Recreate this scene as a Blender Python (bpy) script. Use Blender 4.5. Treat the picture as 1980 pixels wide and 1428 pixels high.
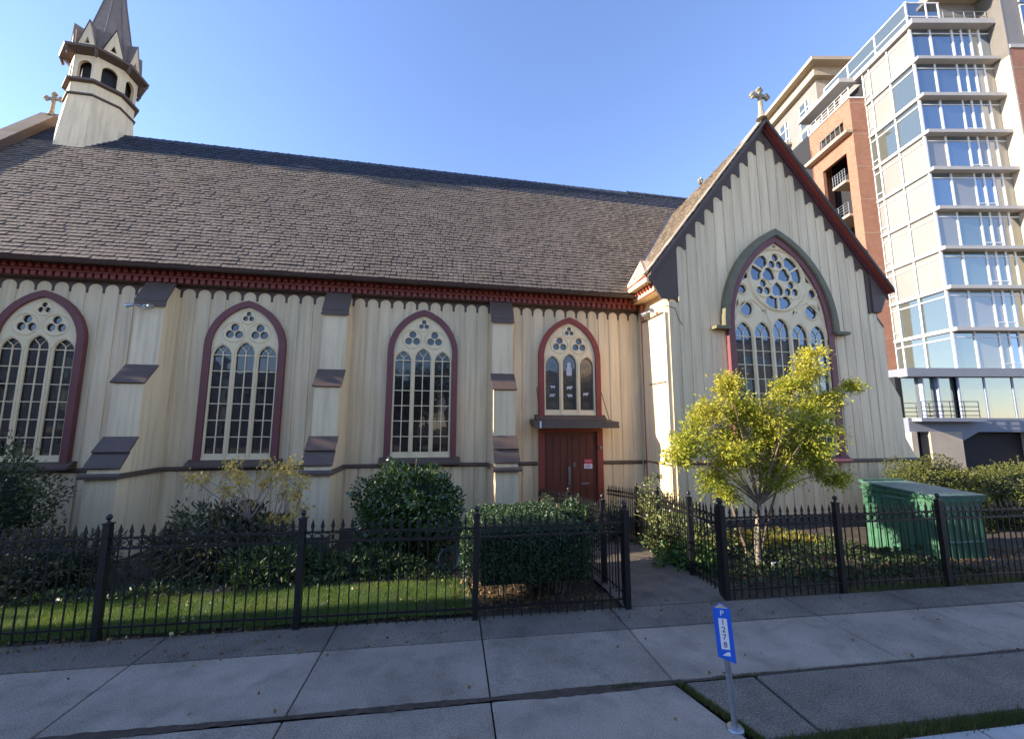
import bpy, math, random
import numpy as np
from mathutils import Vector, Matrix
R=math.radians; PI=math.pi
rng=random.Random(7); nr=np.random.default_rng(11)
sc=bpy.context.scene
for o in list(bpy.data.objects): bpy.data.objects.remove(o)
C=sc.collection

# ------------------------------------------------------------ camera
YAW=R(10.6); PITCH=R(7.572); ROLL=R(.158)
CAMZ=2.45
F=Vector((math.sin(YAW)*math.cos(PITCH),math.cos(YAW)*math.cos(PITCH),math.sin(PITCH)))
R0=Vector((math.cos(YAW),-math.sin(YAW),0)); U0=R0.cross(F)
Rv=R0*math.cos(ROLL)+U0*math.sin(ROLL); Uv=U0*math.cos(ROLL)-R0*math.sin(ROLL)
cam=bpy.data.cameras.new('camera'); co=bpy.data.objects.new('camera',cam); C.objects.link(co)
m=Matrix((Rv,Uv,-F)).transposed().to_4x4(); m.translation=(0,0,CAMZ); co.matrix_world=m
cam.sensor_width=36; cam.lens=36*792.75/1980; cam.clip_start=.05; cam.clip_end=3000
sc.camera=co
# ------------------------------------------------------------ light
SUN_EL=20; SUN_AZ=1.0      # sun stands to the left (-X), a hair behind the church front
w=bpy.data.worlds.new('World'); sc.world=w; w.use_nodes=True
nt=w.node_tree; bg=nt.nodes['Background']
sky=nt.nodes.new('ShaderNodeTexSky'); sky.sky_type='NISHITA'; sky.sun_disc=False
sky.sun_elevation=R(SUN_EL); sky.sun_rotation=R(-90+SUN_AZ); sky.air_density=1.0; sky.dust_density=.05; sky.ozone_density=4.0
wb=nt.nodes.new('ShaderNodeVectorMath'); wb.operation='MULTIPLY'; wb.inputs[1].default_value=(.755,.64,.672)   # camera white balance for open shade
nt.links.new(sky.outputs[0],wb.inputs[0]); nt.links.new(wb.outputs[0],bg.inputs[0]); bg.inputs[1].default_value=.15
sd=bpy.data.lights.new('sun','SUN'); so=bpy.data.objects.new('sun',sd); C.objects.link(so)
sd.energy=3.2; sd.angle=R(.53); sd.color=(1,.88,.74)
sv=Vector((-math.cos(R(SUN_EL))*math.cos(R(SUN_AZ)),math.cos(R(SUN_EL))*math.sin(R(SUN_AZ)),math.sin(R(SUN_EL))))
so.rotation_euler=sv.to_track_quat('Z','Y').to_euler(); so.location=(-20,0,30)
vs=sc.view_settings; vs.view_transform='Standard'; vs.look='None'; vs.gamma=1; vs.exposure=2.12; vs.use_curve_mapping=False

# ------------------------------------------------------------ helpers
class MB:
    def __init__(s): s.v=[]; s.f=[]; s.a=[]; s.m=[]
    def add(s,vs,fs,a=0.5,mi=0):
        n=len(s.v); s.v+= [tuple(p) for p in vs]
        for f in fs: s.f.append([i+n for i in f]); s.a.append(a); s.m.append(mi)
    def box(s,x0,x1,y0,y1,z0,z1,a=.5,mi=0):
        s.add([(x0,y0,z0),(x1,y0,z0),(x1,y1,z0),(x0,y1,z0),(x0,y0,z1),(x1,y0,z1),(x1,y1,z1),(x0,y1,z1)],
              [(0,3,2,1),(4,5,6,7),(0,1,5,4),(1,2,6,5),(2,3,7,6),(3,0,4,7)],a,mi)
    def obox(s,o,e,u,t,a=.5,mi=0):   # oriented: origin corner + three edge vectors (right handed)
        o,e,u,t=map(Vector,(o,e,u,t))
        P=[o,o+e,o+e+u,o+u,o+t,o+e+t,o+e+u+t,o+u+t]
        s.add(P,[(0,3,2,1),(4,5,6,7),(0,1,5,4),(1,2,6,5),(2,3,7,6),(3,0,4,7)],a,mi)
    def prism(s,poly,y0,y1,axis='y',a=.5,mi=0):
        # poly in (x,z) for axis y, (y,z) for axis x, (x,y) for axis z ; counter-clockwise
        n=len(poly)
        if axis=='y': f0=[(p[0],y0,p[1]) for p in poly]; f1=[(p[0],y1,p[1]) for p in poly]
        elif axis=='x': f0=[(y0,p[0],p[1]) for p in poly]; f1=[(y1,p[0],p[1]) for p in poly]
        else: f0=[(p[0],p[1],y0) for p in poly]; f1=[(p[0],p[1],y1) for p in poly]
        fs=[list(range(n)),list(range(2*n-1,n-1,-1))]+[(i+n,(i+1)%n+n,(i+1)%n,i) for i in range(n)]
        s.add(f0+f1,fs,a,mi)
    def tube(s,pts,rad,n=6,a=.5,mi=0,cap=True):
        pts=[Vector(p) for p in pts]; b=len(s.v); 
        if not hasattr(rad,'__len__'): rad=[rad]*len(pts)
        prev=None
        for i,p in enumerate(pts):
            t=(pts[min(i+1,len(pts)-1)]-pts[max(i-1,0)]).normalized()
            ref=prev if prev is not None else (Vector((0,0,1)) if abs(t.z)<.9 else Vector((1,0,0)))
            e=(ref-t*ref.dot(t)).normalized(); g=t.cross(e); prev=e
            for k in range(n):
                q=p+(e*math.cos(2*PI*k/n)+g*math.sin(2*PI*k/n))*rad[i]; s.v.append(tuple(q))
        def F(l): s.f.append(l); s.a.append(a); s.m.append(mi)
        for i in range(len(pts)-1):
            for k in range(n): F([b+i*n+k,b+i*n+(k+1)%n,b+(i+1)*n+(k+1)%n,b+(i+1)*n+k])
        if cap: F([b+k for k in range(n)][::-1]); F([b+(len(pts)-1)*n+k for k in range(n)])
    def lathe(s,prof,n=12,c=(0,0,0),a=.5,mi=0,rot=0):
        b=len(s.v)
        for r,z in prof:
            for k in range(n): t=2*PI*(k)/n+rot; s.v.append((c[0]+r*math.cos(t),c[1]+r*math.sin(t),c[2]+z))
        for i in range(len(prof)-1):
            for k in range(n):
                s.f.append([b+i*n+k,b+i*n+(k+1)%n,b+(i+1)*n+(k+1)%n,b+(i+1)*n+k]); s.a.append(a); s.m.append(mi)
        s.f.append([b+k for k in range(n)][::-1]); s.a.append(a); s.m.append(mi)
        s.f.append([b+(len(prof)-1)*n+k for k in range(n)]); s.a.append(a); s.m.append(mi)
    def mesh(s,name,mats):
        me=bpy.data.meshes.new(name); me.from_pydata(s.v,[],s.f)
        if not isinstance(mats,(list,tuple)): mats=[mats]
        for mt in mats: me.materials.append(mt)
        if len(mats)>1: me.polygons.foreach_set('material_index',s.m)
        at=me.attributes.new('rnd','FLOAT','FACE'); at.data.foreach_set('value',s.a)
        me.update(); return me
    def build(s,name,mats,parent=None,loc=None): return link(name,s.mesh(name,mats),parent,loc)
def link(name,me,parent=None,loc=None,rot=None):
    o=bpy.data.objects.new(name,me); C.objects.link(o)
    if parent: o.parent=parent
    if loc is not None: o.location=loc
    if rot is not None: o.rotation_euler=rot
    return o
def empty(name,loc=(0,0,0),rz=0):
    o=bpy.data.objects.new(name,None); o.empty_display_size=.3; C.objects.link(o); o.location=loc; o.rotation_euler=(0,0,rz); return o
def tag(o,label,cat,group=None,kind=None):
    o['label']=label; o['category']=cat
    if group: o['group']=group
    if kind: o['kind']=kind
    return o
def struct(o,label=None):
    o['kind']='structure'
    if label: o['label']=label
    return o
def smooth(o):
    o.data.polygons.foreach_set('use_smooth',[True]*len(o.data.polygons)); return o
def plate(name,polys,y0,y1,mat,bevel=0):
    """filled outline with holes, polys in x,z; thickness between y0 (front) and y1 (back)"""
    cu=bpy.data.curves.new(name,'CURVE'); cu.dimensions='2D'; cu.fill_mode='BOTH'; cu.extrude=(y1-y0)/2-bevel; cu.bevel_depth=bevel; cu.bevel_resolution=0
    for P in polys:
        sp=cu.splines.new('POLY'); sp.points.add(len(P)-1)
        for i,p in enumerate(P): sp.points[i].co=(p[0],p[1],0,1)
        sp.use_cyclic_u=True
    ob=bpy.data.objects.new('t',cu); me=bpy.data.meshes.new_from_object(ob); bpy.data.objects.remove(ob); bpy.data.curves.remove(cu)
    n=len(me.vertices); a=np.empty(n*3); me.vertices.foreach_get('co',a); a=a.reshape(-1,3)
    b=np.stack([a[:,0],(y0+y1)/2-a[:,2],a[:,1]],1); me.vertices.foreach_set('co',b.ravel())
    me.materials.clear(); me.materials.append(mat); me.name=name
    at=me.attributes.new('rnd','FLOAT','FACE'); at.data.foreach_set('value',[.5]*len(me.polygons))
    me.polygons.foreach_set('use_smooth',[False]*len(me.polygons))
    me.update(); return me
def text_mesh(txt,size,mat,depth=.0008):
    cu=bpy.data.curves.new('t','FONT'); cu.body=txt; cu.size=size; cu.align_x='CENTER'; cu.align_y='CENTER'; cu.extrude=depth; cu.resolution_u=3
    ob=bpy.data.objects.new('t',cu); me=bpy.data.meshes.new_from_object(ob); bpy.data.objects.remove(ob); bpy.data.curves.remove(cu)
    me.materials.clear(); me.materials.append(mat); me.transform(Matrix.Rotation(PI/2,4,'X')); return me

# ------------------------------------------------------------ materials
def N(t,k,**kw):
    n=t.nodes.new(k)
    for a,b in kw.items(): setattr(n,a,b)
    return n
def M(name,col,rough=.7,var=.12,vscale=3,stretch=(1,1,1),bump=0,bscale=40,metal=0,spec=.4,rnd=0,hue=None,fine=0,fscale=80,streak=0,obj=0,blotch=0):
    m=bpy.data.materials.new(name); m.use_nodes=True; t=m.node_tree; b=t.nodes['Principled BSDF']; L=t.links.new
    b.inputs['Roughness'].default_value=rough; b.inputs['Metallic'].default_value=metal; b.inputs['Specular IOR Level'].default_value=spec
    geo=N(t,'ShaderNodeNewGeometry'); mp=N(t,'ShaderNodeMapping'); mp.inputs['Scale'].default_value=stretch; L(geo.outputs['Position'],mp.inputs[0])
    n1=N(t,'ShaderNodeTexNoise'); n1.inputs['Scale'].default_value=vscale; n1.inputs['Detail'].default_value=6; n1.inputs['Roughness'].default_value=.6; L(mp.outputs[0],n1.inputs[0])
    mr=N(t,'ShaderNodeMapRange'); mr.inputs[1].default_value=.3; mr.inputs[2].default_value=.7; mr.inputs[3].default_value=1-var; mr.inputs[4].default_value=1+var*.6; L(n1.outputs[0],mr.inputs[0])
    fac=mr.outputs[0]
    def mul(a,bk):
        q=N(t,'ShaderNodeMath',operation='MULTIPLY'); L(a,q.inputs[0]); L(bk,q.inputs[1]); return q.outputs[0]
    if rnd:
        at=N(t,'ShaderNodeAttribute',attribute_name='rnd'); m2=N(t,'ShaderNodeMapRange'); m2.inputs[3].default_value=1-rnd; m2.inputs[4].default_value=1+rnd; L(at.outputs['Fac'],m2.inputs[0]); fac=mul(fac,m2.outputs[0])
    if fine:
        n2=N(t,'ShaderNodeTexNoise'); n2.inputs['Scale'].default_value=fscale; n2.inputs['Detail'].default_value=3; L(geo.outputs['Position'],n2.inputs[0])
        m3=N(t,'ShaderNodeMapRange'); m3.inputs[1].default_value=.35; m3.inputs[2].default_value=.65; m3.inputs[3].default_value=1-fine; m3.inputs[4].default_value=1+fine; L(n2.outputs[0],m3.inputs[0]); fac=mul(fac,m3.outputs[0])
    if obj:
        oi=N(t,'ShaderNodeObjectInfo'); m6=N(t,'ShaderNodeMapRange'); m6.inputs[3].default_value=1-obj; m6.inputs[4].default_value=1+obj*.6; L(oi.outputs['Random'],m6.inputs[0]); fac=mul(fac,m6.outputs[0])
    if blotch:
        vo=N(t,'ShaderNodeTexVoronoi'); vo.inputs['Scale'].default_value=2.6; vo.inputs['Randomness'].default_value=1; L(geo.outputs['Position'],vo.inputs[0])
        m7=N(t,'ShaderNodeMapRange'); m7.inputs[1].default_value=.03; m7.inputs[2].default_value=.06; m7.inputs[3].default_value=1-blotch*.6; m7.inputs[4].default_value=1; L(vo.outputs['Distance'],m7.inputs[0]); fac=mul(fac,m7.outputs[0])
        nb2=N(t,'ShaderNodeTexNoise'); nb2.inputs['Scale'].default_value=3.3; nb2.inputs['Detail'].default_value=8; nb2.inputs['Distortion'].default_value=.3; L(geo.outputs['Position'],nb2.inputs[0])
        m8=N(t,'ShaderNodeMapRange'); m8.inputs[1].default_value=.5; m8.inputs[2].default_value=.72; m8.inputs[3].default_value=1; m8.inputs[4].default_value=1-blotch; L(nb2.outputs[0],m8.inputs[0]); fac=mul(fac,m8.outputs[0])
        nb3=N(t,'ShaderNodeTexNoise'); nb3.inputs['Scale'].default_value=1.1; nb3.inputs['Detail'].default_value=5; nb3.inputs['Distortion'].default_value=.6; L(geo.outputs['Position'],nb3.inputs[0])
        m9=N(t,'ShaderNodeMapRange'); m9.inputs[1].default_value=.498; m9.inputs[2].default_value=.503; m9.inputs[3].default_value=1; m9.inputs[4].default_value=1-blotch*.25
        pp=N(t,'ShaderNodeMath',operation='PINGPONG'); pp.inputs[1].default_value=.5; mm_=N(t,'ShaderNodeMath',operation='MULTIPLY'); mm_.inputs[1].default_value=2.0; L(nb3.outputs[0],mm_.inputs[0]); L(mm_.outputs[0],pp.inputs[0])
        m9.inputs[1].default_value=.4965; m9.inputs[2].default_value=.4995; L(pp.outputs[0],m9.inputs[0]); fac=mul(fac,m9.outputs[0])
    if streak:
        mp2=N(t,'ShaderNodeMapping'); mp2.inputs['Scale'].default_value=(9,9,.45); L(geo.outputs['Position'],mp2.inputs[0])
        n3=N(t,'ShaderNodeTexNoise'); n3.inputs['Scale'].default_value=1; n3.inputs['Detail'].default_value=4; L(mp2.outputs[0],n3.inputs[0])
        m4=N(t,'ShaderNodeMapRange'); m4.inputs[1].default_value=.25; m4.inputs[2].default_value=.55; m4.inputs[3].default_value=1-streak; m4.inputs[4].default_value=1; L(n3.outputs[0],m4.inputs[0]); fac=mul(fac,m4.outputs[0])
    mx=N(t,'ShaderNodeVectorMath',operation='SCALE'); mx.inputs[0].default_value=col; L(fac,mx.inputs['Scale'])
    outc=mx.outputs[0]
    if hue:
        n4=N(t,'ShaderNodeTexNoise'); n4.inputs['Scale'].default_value=vscale*.7; n4.inputs['Detail'].default_value=4; L(geo.outputs['Position'],n4.inputs[0])
        m5=N(t,'ShaderNodeMapRange'); m5.inputs[1].default_value=.42; m5.inputs[2].default_value=.62; L(n4.outputs[0],m5.inputs[0])
        src=m5.outputs[0]
        if rnd: src=at.outputs['Fac']
        mc=N(t,'ShaderNodeMix',data_type='RGBA'); L(src,mc.inputs[0]); L(outc,mc.inputs[6])
        sc2=N(t,'ShaderNodeVectorMath',operation='SCALE'); sc2.inputs[0].default_value=hue; L(fac,sc2.inputs['Scale']); L(sc2.outputs[0],mc.inputs[7]); outc=mc.outputs[2]
    L(outc,b.inputs['Base Color'])
    if bump:
        nb=N(t,'ShaderNodeTexNoise'); nb.inputs['Scale'].default_value=bscale; nb.inputs['Detail'].default_value=4; L(mp.outputs[0],nb.inputs[0])
        bp=N(t,'ShaderNodeBump'); bp.inputs['Strength'].default_value=bump; bp.inputs['Distance'].default_value=.02; L(nb.outputs[0],bp.inputs['Height']); L(bp.outputs[0],b.inputs['Normal'])
    return m
def glass(name,col,refl,rough=.02,wob=.05,tint=(.9,.95,1)):
    m=bpy.data.materials.new(name); m.use_nodes=True; t=m.node_tree; b=t.nodes['Principled BSDF']; L=t.links.new
    b.inputs['Base Color'].default_value=(*col,1); b.inputs['Roughness'].default_value=.15; b.inputs['Specular IOR Level'].default_value=.3
    g=N(t,'ShaderNodeBsdfGlossy'); g.inputs['Roughness'].default_value=rough; g.inputs['Color'].default_value=(*tint,1)
    mx=N(t,'ShaderNodeMixShader'); fr=N(t,'ShaderNodeFresnel'); fr.inputs[0].default_value=1.45
    ma=N(t,'ShaderNodeMath',operation='MULTIPLY_ADD'); ma.inputs[1].default_value=1.0; ma.inputs[2].default_value=refl; L(fr.outputs[0],ma.inputs[0])
    L(ma.outputs[0],mx.inputs[0]); L(b.outputs[0],mx.inputs[1]); L(g.outputs[0],mx.inputs[2]); L(mx.outputs[0],t.nodes['Material Output'].inputs[0])
    geo=N(t,'ShaderNodeNewGeometry'); nb=N(t,'ShaderNodeTexNoise'); nb.inputs['Scale'].default_value=2.2; L(geo.outputs['Position'],nb.inputs[0])
    bp=N(t,'ShaderNodeBump'); bp.inputs['Strength'].default_value=wob; bp.inputs['Distance'].default_value=.05; L(nb.outputs[0],bp.inputs['Height']); L(bp.outputs[0],g.inputs['Normal'])
    return m
def leafmat(name,c1,c2,trans=.3,rough=.45,spec=.4):
    m=bpy.data.materials.new(name); m.use_nodes=True; t=m.node_tree; b=t.nodes['Principled BSDF']; L=t.links.new
    at=N(t,'ShaderNodeAttribute',attribute_name='rnd'); mc=N(t,'ShaderNodeMix',data_type='RGBA'); L(at.outputs['Fac'],mc.inputs[0])
    mc.inputs[6].default_value=(*c1,1); mc.inputs[7].default_value=(*c2,1)
    L(mc.outputs[2],b.inputs['Base Color']); b.inputs['Roughness'].default_value=rough; b.inputs['Specular IOR Level'].default_value=spec
    tr=N(t,'ShaderNodeBsdfTranslucent'); L(mc.outputs[2],tr.inputs[0]); mx=N(t,'ShaderNodeMixShader'); mx.inputs[0].default_value=trans
    L(b.outputs[0],mx.inputs[1]); L(tr.outputs[0],mx.inputs[2]); L(mx.outputs[0],t.nodes['Material Output'].inputs[0])
    return m
def brickmat(name,c1,c2,mort,scale=1.0,rough=.85):
    m=bpy.data.materials.new(name); m.use_nodes=True; t=m.node_tree; b=t.nodes['Principled BSDF']; L=t.links.new
    tc=N(t,'ShaderNodeTexCoord'); sx=N(t,'ShaderNodeSeparateXYZ'); L(tc.outputs['Object'],sx.inputs[0]); ad=N(t,'ShaderNodeMath',operation='ADD'); L(sx.outputs[0],ad.inputs[0]); L(sx.outputs[1],ad.inputs[1])
    cb=N(t,'ShaderNodeCombineXYZ'); L(ad.outputs[0],cb.inputs[0]); L(sx.outputs[2],cb.inputs[1])
    bt=N(t,'ShaderNodeTexBrick'); L(cb.outputs[0],bt.inputs[0]); bt.inputs['Color1'].default_value=(*c1,1); bt.inputs['Color2'].default_value=(*c2,1); bt.inputs['Mortar'].default_value=(*mort,1)
    bt.inputs['Scale'].default_value=scale; bt.inputs['Brick Width'].default_value=.24; bt.inputs['Row Height'].default_value=.08; bt.inputs['Mortar Size'].default_value=.008
    nz=N(t,'ShaderNodeTexNoise'); nz.inputs['Scale'].default_value=1.2; nz.inputs['Detail'].default_value=6; L(tc.outputs['Object'],nz.inputs[0])
    mr=N(t,'ShaderNodeMapRange'); mr.inputs[3].default_value=.8; mr.inputs[4].default_value=1.2; L(nz.outputs[0],mr.inputs[0])
    s=N(t,'ShaderNodeVectorMath',operation='SCALE'); L(bt.outputs[0],s.inputs[0]); L(mr.outputs[0],s.inputs['Scale']); L(s.outputs[0],b.inputs['Base Color'])
    b.inputs['Roughness'].default_value=rough
    bp=N(t,'ShaderNodeBump'); bp.inputs['Strength'].default_value=.3; bp.inputs['Distance'].default_value=.01; L(bt.outputs['Fac'],bp.inputs['Height']); bp.invert=True; L(bp.outputs[0],b.inputs['Normal'])
    return m

cream=M('cream_paint',(.87,.675,.405),.55,.10,1.1,(1,1,.4),.15,30,streak=.24,fine=.05,fscale=45,obj=.10)
creamB=M('cream_trim',(.86,.68,.40),.5,.06,3,bump=.05)
brown=M('brown_trim',(.12,.082,.06),.55,.12,3,bump=.1)
brownf=M('brown_frieze',(.105,.07,.052),.6,.12,3,bump=.1)
redt=M('red_trim',(.26,.052,.036),.5,.14,4,bump=.08)
maroon=M('maroon_trim',(.19,.062,.058),.5,.12,3,bump=.06)
doorm=M('door_paint',(.15,.045,.028),.4,.15,4,(2,2,.4),.08,30)
hoodm=M('hood_paint',(.17,.15,.085),.6,.2,3,bump=.1)
stone=M('foundation_stone',(.10,.09,.085),.9,.25,4,bump=.4)
glassC=glass('church_glass',(.012,.010,.012),.015)
glassT=glass('transept_glass',(.012,.016,.03),.10,tint=(.75,.87,1))
glassS=glass('stained_glass',(.05,.045,.042),.02)
figm=M('figure_white',(.55,.53,.52),.5,.1)
lead=M('lead_line',(.16,.15,.15),.5,.1)
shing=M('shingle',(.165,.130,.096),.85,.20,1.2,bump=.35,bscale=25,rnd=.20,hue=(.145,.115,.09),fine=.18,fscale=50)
shingdark=M('ridge_cap_reflect_band',(.035,.038,.050),.75,.15,2,bump=.3,bscale=25,rnd=.3,fine=.15,fscale=50)  # ridge cap; also puts a dark reflection band into the nave's top courses
shinglit=M('sunlit_shingle',(.27,.22,.165),.85,.2,1.5,bump=.35,bscale=25,rnd=.35,fine=.15,fscale=50)  # paler copy of the shingle, sunlight on the left transept slope coloured in
underl=M('roof_deck',(.09,.075,.065),.9)
gutterm=M('gutter',(.075,.045,.038),.4,.12,3,spec=.5)
flash=M('valley_flashing',(.05,.05,.065),.4,.1)
crossm=M('weathered_stone',(.33,.28,.19),.85,.3,7,bump=.4)
iron=M('black_iron',(.006,.006,.007),.45,.25,12,spec=.5,bump=.05,bscale=60)
conc=M('sidewalk_concrete',(.30,.248,.19),.85,.30,1.3,bump=.45,bscale=70,fine=.30,fscale=95,rnd=.12,blotch=.25)
agg=M('exposed_aggregate',(.185,.155,.12),.9,.3,1.3,bump=.6,bscale=110,fine=.42,fscale=62,rnd=.08,blotch=.25)
pathm=M('path_concrete',(.17,.135,.10),.9,.35,1.6,bump=.5,bscale=60,fine=.25,fscale=70,blotch=.3)
soil=M('soil',(.05,.037,.027),.95,.4,3,bump=.8,bscale=30,hue=(.075,.055,.03),fine=.3)
asph=M('asphalt',(.19,.18,.165),.9,.2,2,bump=.5,bscale=80,fine=.2)
lawnm=M('lawn_base',(.045,.075,.015),.95,.3,4,bump=.5)
kerbm=M('kerb_concrete',(.42,.40,.37),.85,.2,3,bump=.3,fine=.1)
jointm=M('joint_soil',(.075,.052,.036),.95,.45,9,bump=.8)
bark=M('pale_bark',(.27,.22,.15),.85,.25,6,(1,1,.4),.4,30,hue=(.16,.13,.09))
twig=M('twig_bark',(.17,.12,.075),.85,.2,8)
twigp=M('pale_twig',(.30,.22,.18),.8,.2,8)
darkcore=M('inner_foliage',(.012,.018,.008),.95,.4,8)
metal=M('galvanised_steel',(.36,.38,.40),.35,.15,20,metal=.7)
blue=M('sign_blue',(.02,.12,.58),.4,.10,14)
white=M('sign_white',(.75,.76,.78),.4,.03)
black=M('print_black',(.015,.015,.015),.5)
redp=M('notice_red',(.55,.05,.06),.5)
wood=M('pale_wood',(.50,.36,.24),.8,.2,20)
green=M('dumpster_green',(.055,.155,.085),.55,.25,3,bump=.2,bscale=8,fine=.08,streak=.4,blotch=.25)
greend=M('lid_green',(.10,.17,.145),.5,.1,4,bump=.05)

# ------------------------------------------------------------ frames
TH=R(-2.4); SO=Vector((.57,5.6,0)); SE=Vector((math.cos(TH),math.sin(TH),0)); SN=Vector((-math.sin(TH),math.cos(TH),0))
def S(u,v,z=0): p=SO+SE*u+SN*v; return Vector((p.x,p.y,z))
def gz(x,y): return -0.1*min(max(0,y-6.0),6.0)

# ------------------------------------------------------------ ground
def sheet(name,pts_grid,mat,parent=None):
    """pts_grid: rows of points"""
    b=MB(); nrow=len(pts_grid); nc=len(pts_grid[0])
    b.v=[tuple(p) for r in pts_grid for p in r]
    for i in range(nrow-1):
        for j in range(nc-1): b.f.append([i*nc+j,i*nc+j+1,(i+1)*nc+j+1,(i+1)*nc+j]); b.a.append(.5); b.m.append(0)
    return b.build(name,mat,parent)
xs=[-600,-60]+[x*.5 for x in range(-60,81)]+[90,600]
ys=[-600,-60,-40]+[-30+x for x in range(0,32)]+[2.97,3.2,4,5]+[5.5+.25*k for k in range(0,30)]+[14,18,30,60,200,900]
def gg(x,y):
    v=(Vector((x,y,0))-SO).dot(SN)
    if v<-2.6: return -.17
    if y<5.8: return -.03 if v>-2.45 else -.17
    j=0
    if abs(x)<16 and y<11.5 and v>.15: j=.02*math.sin(3.1*x+y*2.3)+.015*math.sin(7*x-5*y)
    return gz(x,y)+j-.01
gr=sheet('ground',[[Vector((x,y,gg(x,y))) for x in xs] for y in ys],soil); struct(gr,'dark soil and leaf litter of the church garden')
# road
b=MB(); b.obox(S(-80,-16,-.3),SE*160,SN*13.35,(0,0,.17)); rd=b.build('road',asph); struct(rd,'asphalt street in front of the church')
b=MB(); b.obox(S(-80,-26,-.3),SE*160,SN*9.8,(0,0,.3)); struct(b.build('far_pavement',conc),'pavement on the other side of the street')
# kerb
kb=empty('kerb'); struct(kb,'pale concrete kerb stones along the street')
b=MB(); b.box(0,1.96,0,.15,-.3,0.0)
me=b.mesh('kerb_stone',kerbm)
for k in range(-12,18): link('kerb_stone',me,kb,S(k*1.98,-2.66,.0),(0,0,TH))
# sidewalk slabs
sw=empty('sidewalk'); struct(sw,'grey concrete pavement slabs with dirt filled joints')
b=MB(); b.obox(S(-30,-2.5,-.2),SE*62,SN*2.55,(0,0,.17)); b.build('bed',jointm,sw)
def slab(u0,u1,v0,v1,mat,z=0,skew=(0,0),name='slab'):
    g=.007; bb=MB(); c=.008
    P=[S(u0+g+skew[0],v0+g),S(u1-g+skew[1],v0+g),S(u1-g,v1-g),S(u0+g,v1-g)]
    cx=sum((p for p in P),Vector())/4
    dz=rng.uniform(-.003,.003)+z
    bot=[Vector((p.x,p.y,-.06)) for p in P]; mid=[Vector((p.x,p.y,dz-c)) for p in P]; top=[p+(cx-p).normalized()*c*1.4 for p in P]; top=[Vector((p.x,p.y,dz)) for p in top]
    a=rng.random()
    bb.add(bot+mid+top,[(0,1,5,4),(1,2,6,5),(2,3,7,6),(3,0,4,7),(4,5,9,8),(5,6,10,9),(6,7,11,10),(7,4,8,11),(8,9,10,11)],a)
    return bb.build(name,mat,sw)
ju=[-12.9,-11.1,-9.2,-7.3,-5.45,-3.55,-1.68,.06,1.83,2.66,4.42,6.04,7.9,9.7,11.6,13.5,15.4,17.3,19.2,21.1]
ju2=[j for j in ju if j!=2.66]
for i in range(len(ju2)-1): slab(ju2[i],ju2[i+1],-.54,0.02,agg,.002)
for i in range(len(ju2)-1): slab(ju2[i],ju2[i+1],-1.56,-.55,conc)
jl=[j for j in ju if j<1.9]
for i in range(len(jl)-1): slab(jl[i],jl[i+1],-2.42,-1.62,conc,0,(0,.22 if i==len(jl)-2 else 0))
for a,bq in ((1.93,2.66),(2.68,7.0),(7.02,11.5),(11.5,16.0),(16,21)): slab(a,bq,-2.36,-1.60,agg,0,(.22 if a==1.93 else 0,0))
# path
rows=[]
for k in range(27):
    t=k/26; y=5.62+(11.95-5.62)*t
    x0=2.55+.42*t; x1=4.22+.9*t
    if k==0: rows.append([S(2.02,.02,.004)+(S(3.56,.02,.004)-S(2.02,.02,.004))*(j/8) for j in range(9)])
    else: rows.append([Vector((x0+(x1-x0)*j/8,y,gz(0,y)+.022)) for j in range(9)])
pa=sheet('path',rows,pathm); struct(pa,'concrete path running from the pavement down to the red church door')
# lawn
lw=sheet('lawn',[[Vector((x*.3-12,yy,gz(x,yy)+.012+.01*math.sin(x*1.7+yy*3))) for x in range(0,43) for yy in ((5.72-.042*(x*.3-12.57))+(7.35-(5.72-.042*(x*.3-12.57)))*t/6,)] for t in range(7)],lawnm); struct(lw,'mown green lawn strip behind the fence')
# ------------------------------------------------------------ foliage helper
def leafmesh(name,P,D,size,mat,aspect=.45,parent=None,fold=.12,rnd=None,side=None):
    n=len(P); D=D/np.linalg.norm(D,axis=1)[:,None]
    sdir=nr.normal(size=(n,3)) if side is None else side
    sdir-= (sdir*D).sum(1)[:,None]*D; sdir/=np.linalg.norm(sdir,axis=1)[:,None]
    nn=np.cross(D,sdir); s=np.asarray(size).reshape(-1,1)*np.ones((n,1))
    w=s*aspect*.5
    V=np.stack([P,P+D*s*.5+sdir*w+nn*s*fold,P+D*s,P+D*s*.5-sdir*w+nn*s*fold],1).reshape(-1,3)
    me=bpy.data.meshes.new(name); me.vertices.add(4*n); me.vertices.foreach_set('co',V.ravel())
    i=np.arange(n)*4
    idx=np.stack([i,i+1,i+2,i,i+2,i+3],1).ravel(); me.loops.add(6*n); me.loops.foreach_set('vertex_index',idx)
    me.polygons.add(2*n); me.polygons.foreach_set('loop_start',np.arange(2*n)*3); me.polygons.foreach_set('loop_total',np.full(2*n,3))
    r=nr.random(n) if rnd is None else rnd
    at=me.attributes.new('rnd','FLOAT','FACE'); at.data.foreach_set('value',np.repeat(np.clip(r,0,1),2))
    me.materials.append(mat); me.update(); me.validate(); return link(name,me,parent)
def blobpts(c,rad,n,lump=.16,shell=.35,power=2.0,seed=0):
    g=np.random.default_rng(seed+5); d=g.normal(size=(n,3)); d/=np.linalg.norm(d,axis=1)[:,None]
    if power>2: d=d/(np.abs(d)**power).sum(1)[:,None]**(1/power)
    f=np.ones(n)
    for k in range(7):
        w=g.normal(size=3)*4; f+=lump*.5*np.cos(d@w+g.random()*6)
    r=(1-shell*g.random(n)**1.6)*f
    P=np.array(c)+d*r[:,None]*np.array(rad)
    nd=d/np.array(rad); nd/=np.linalg.norm(nd,axis=1)[:,None]
    return P,nd,r
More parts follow.
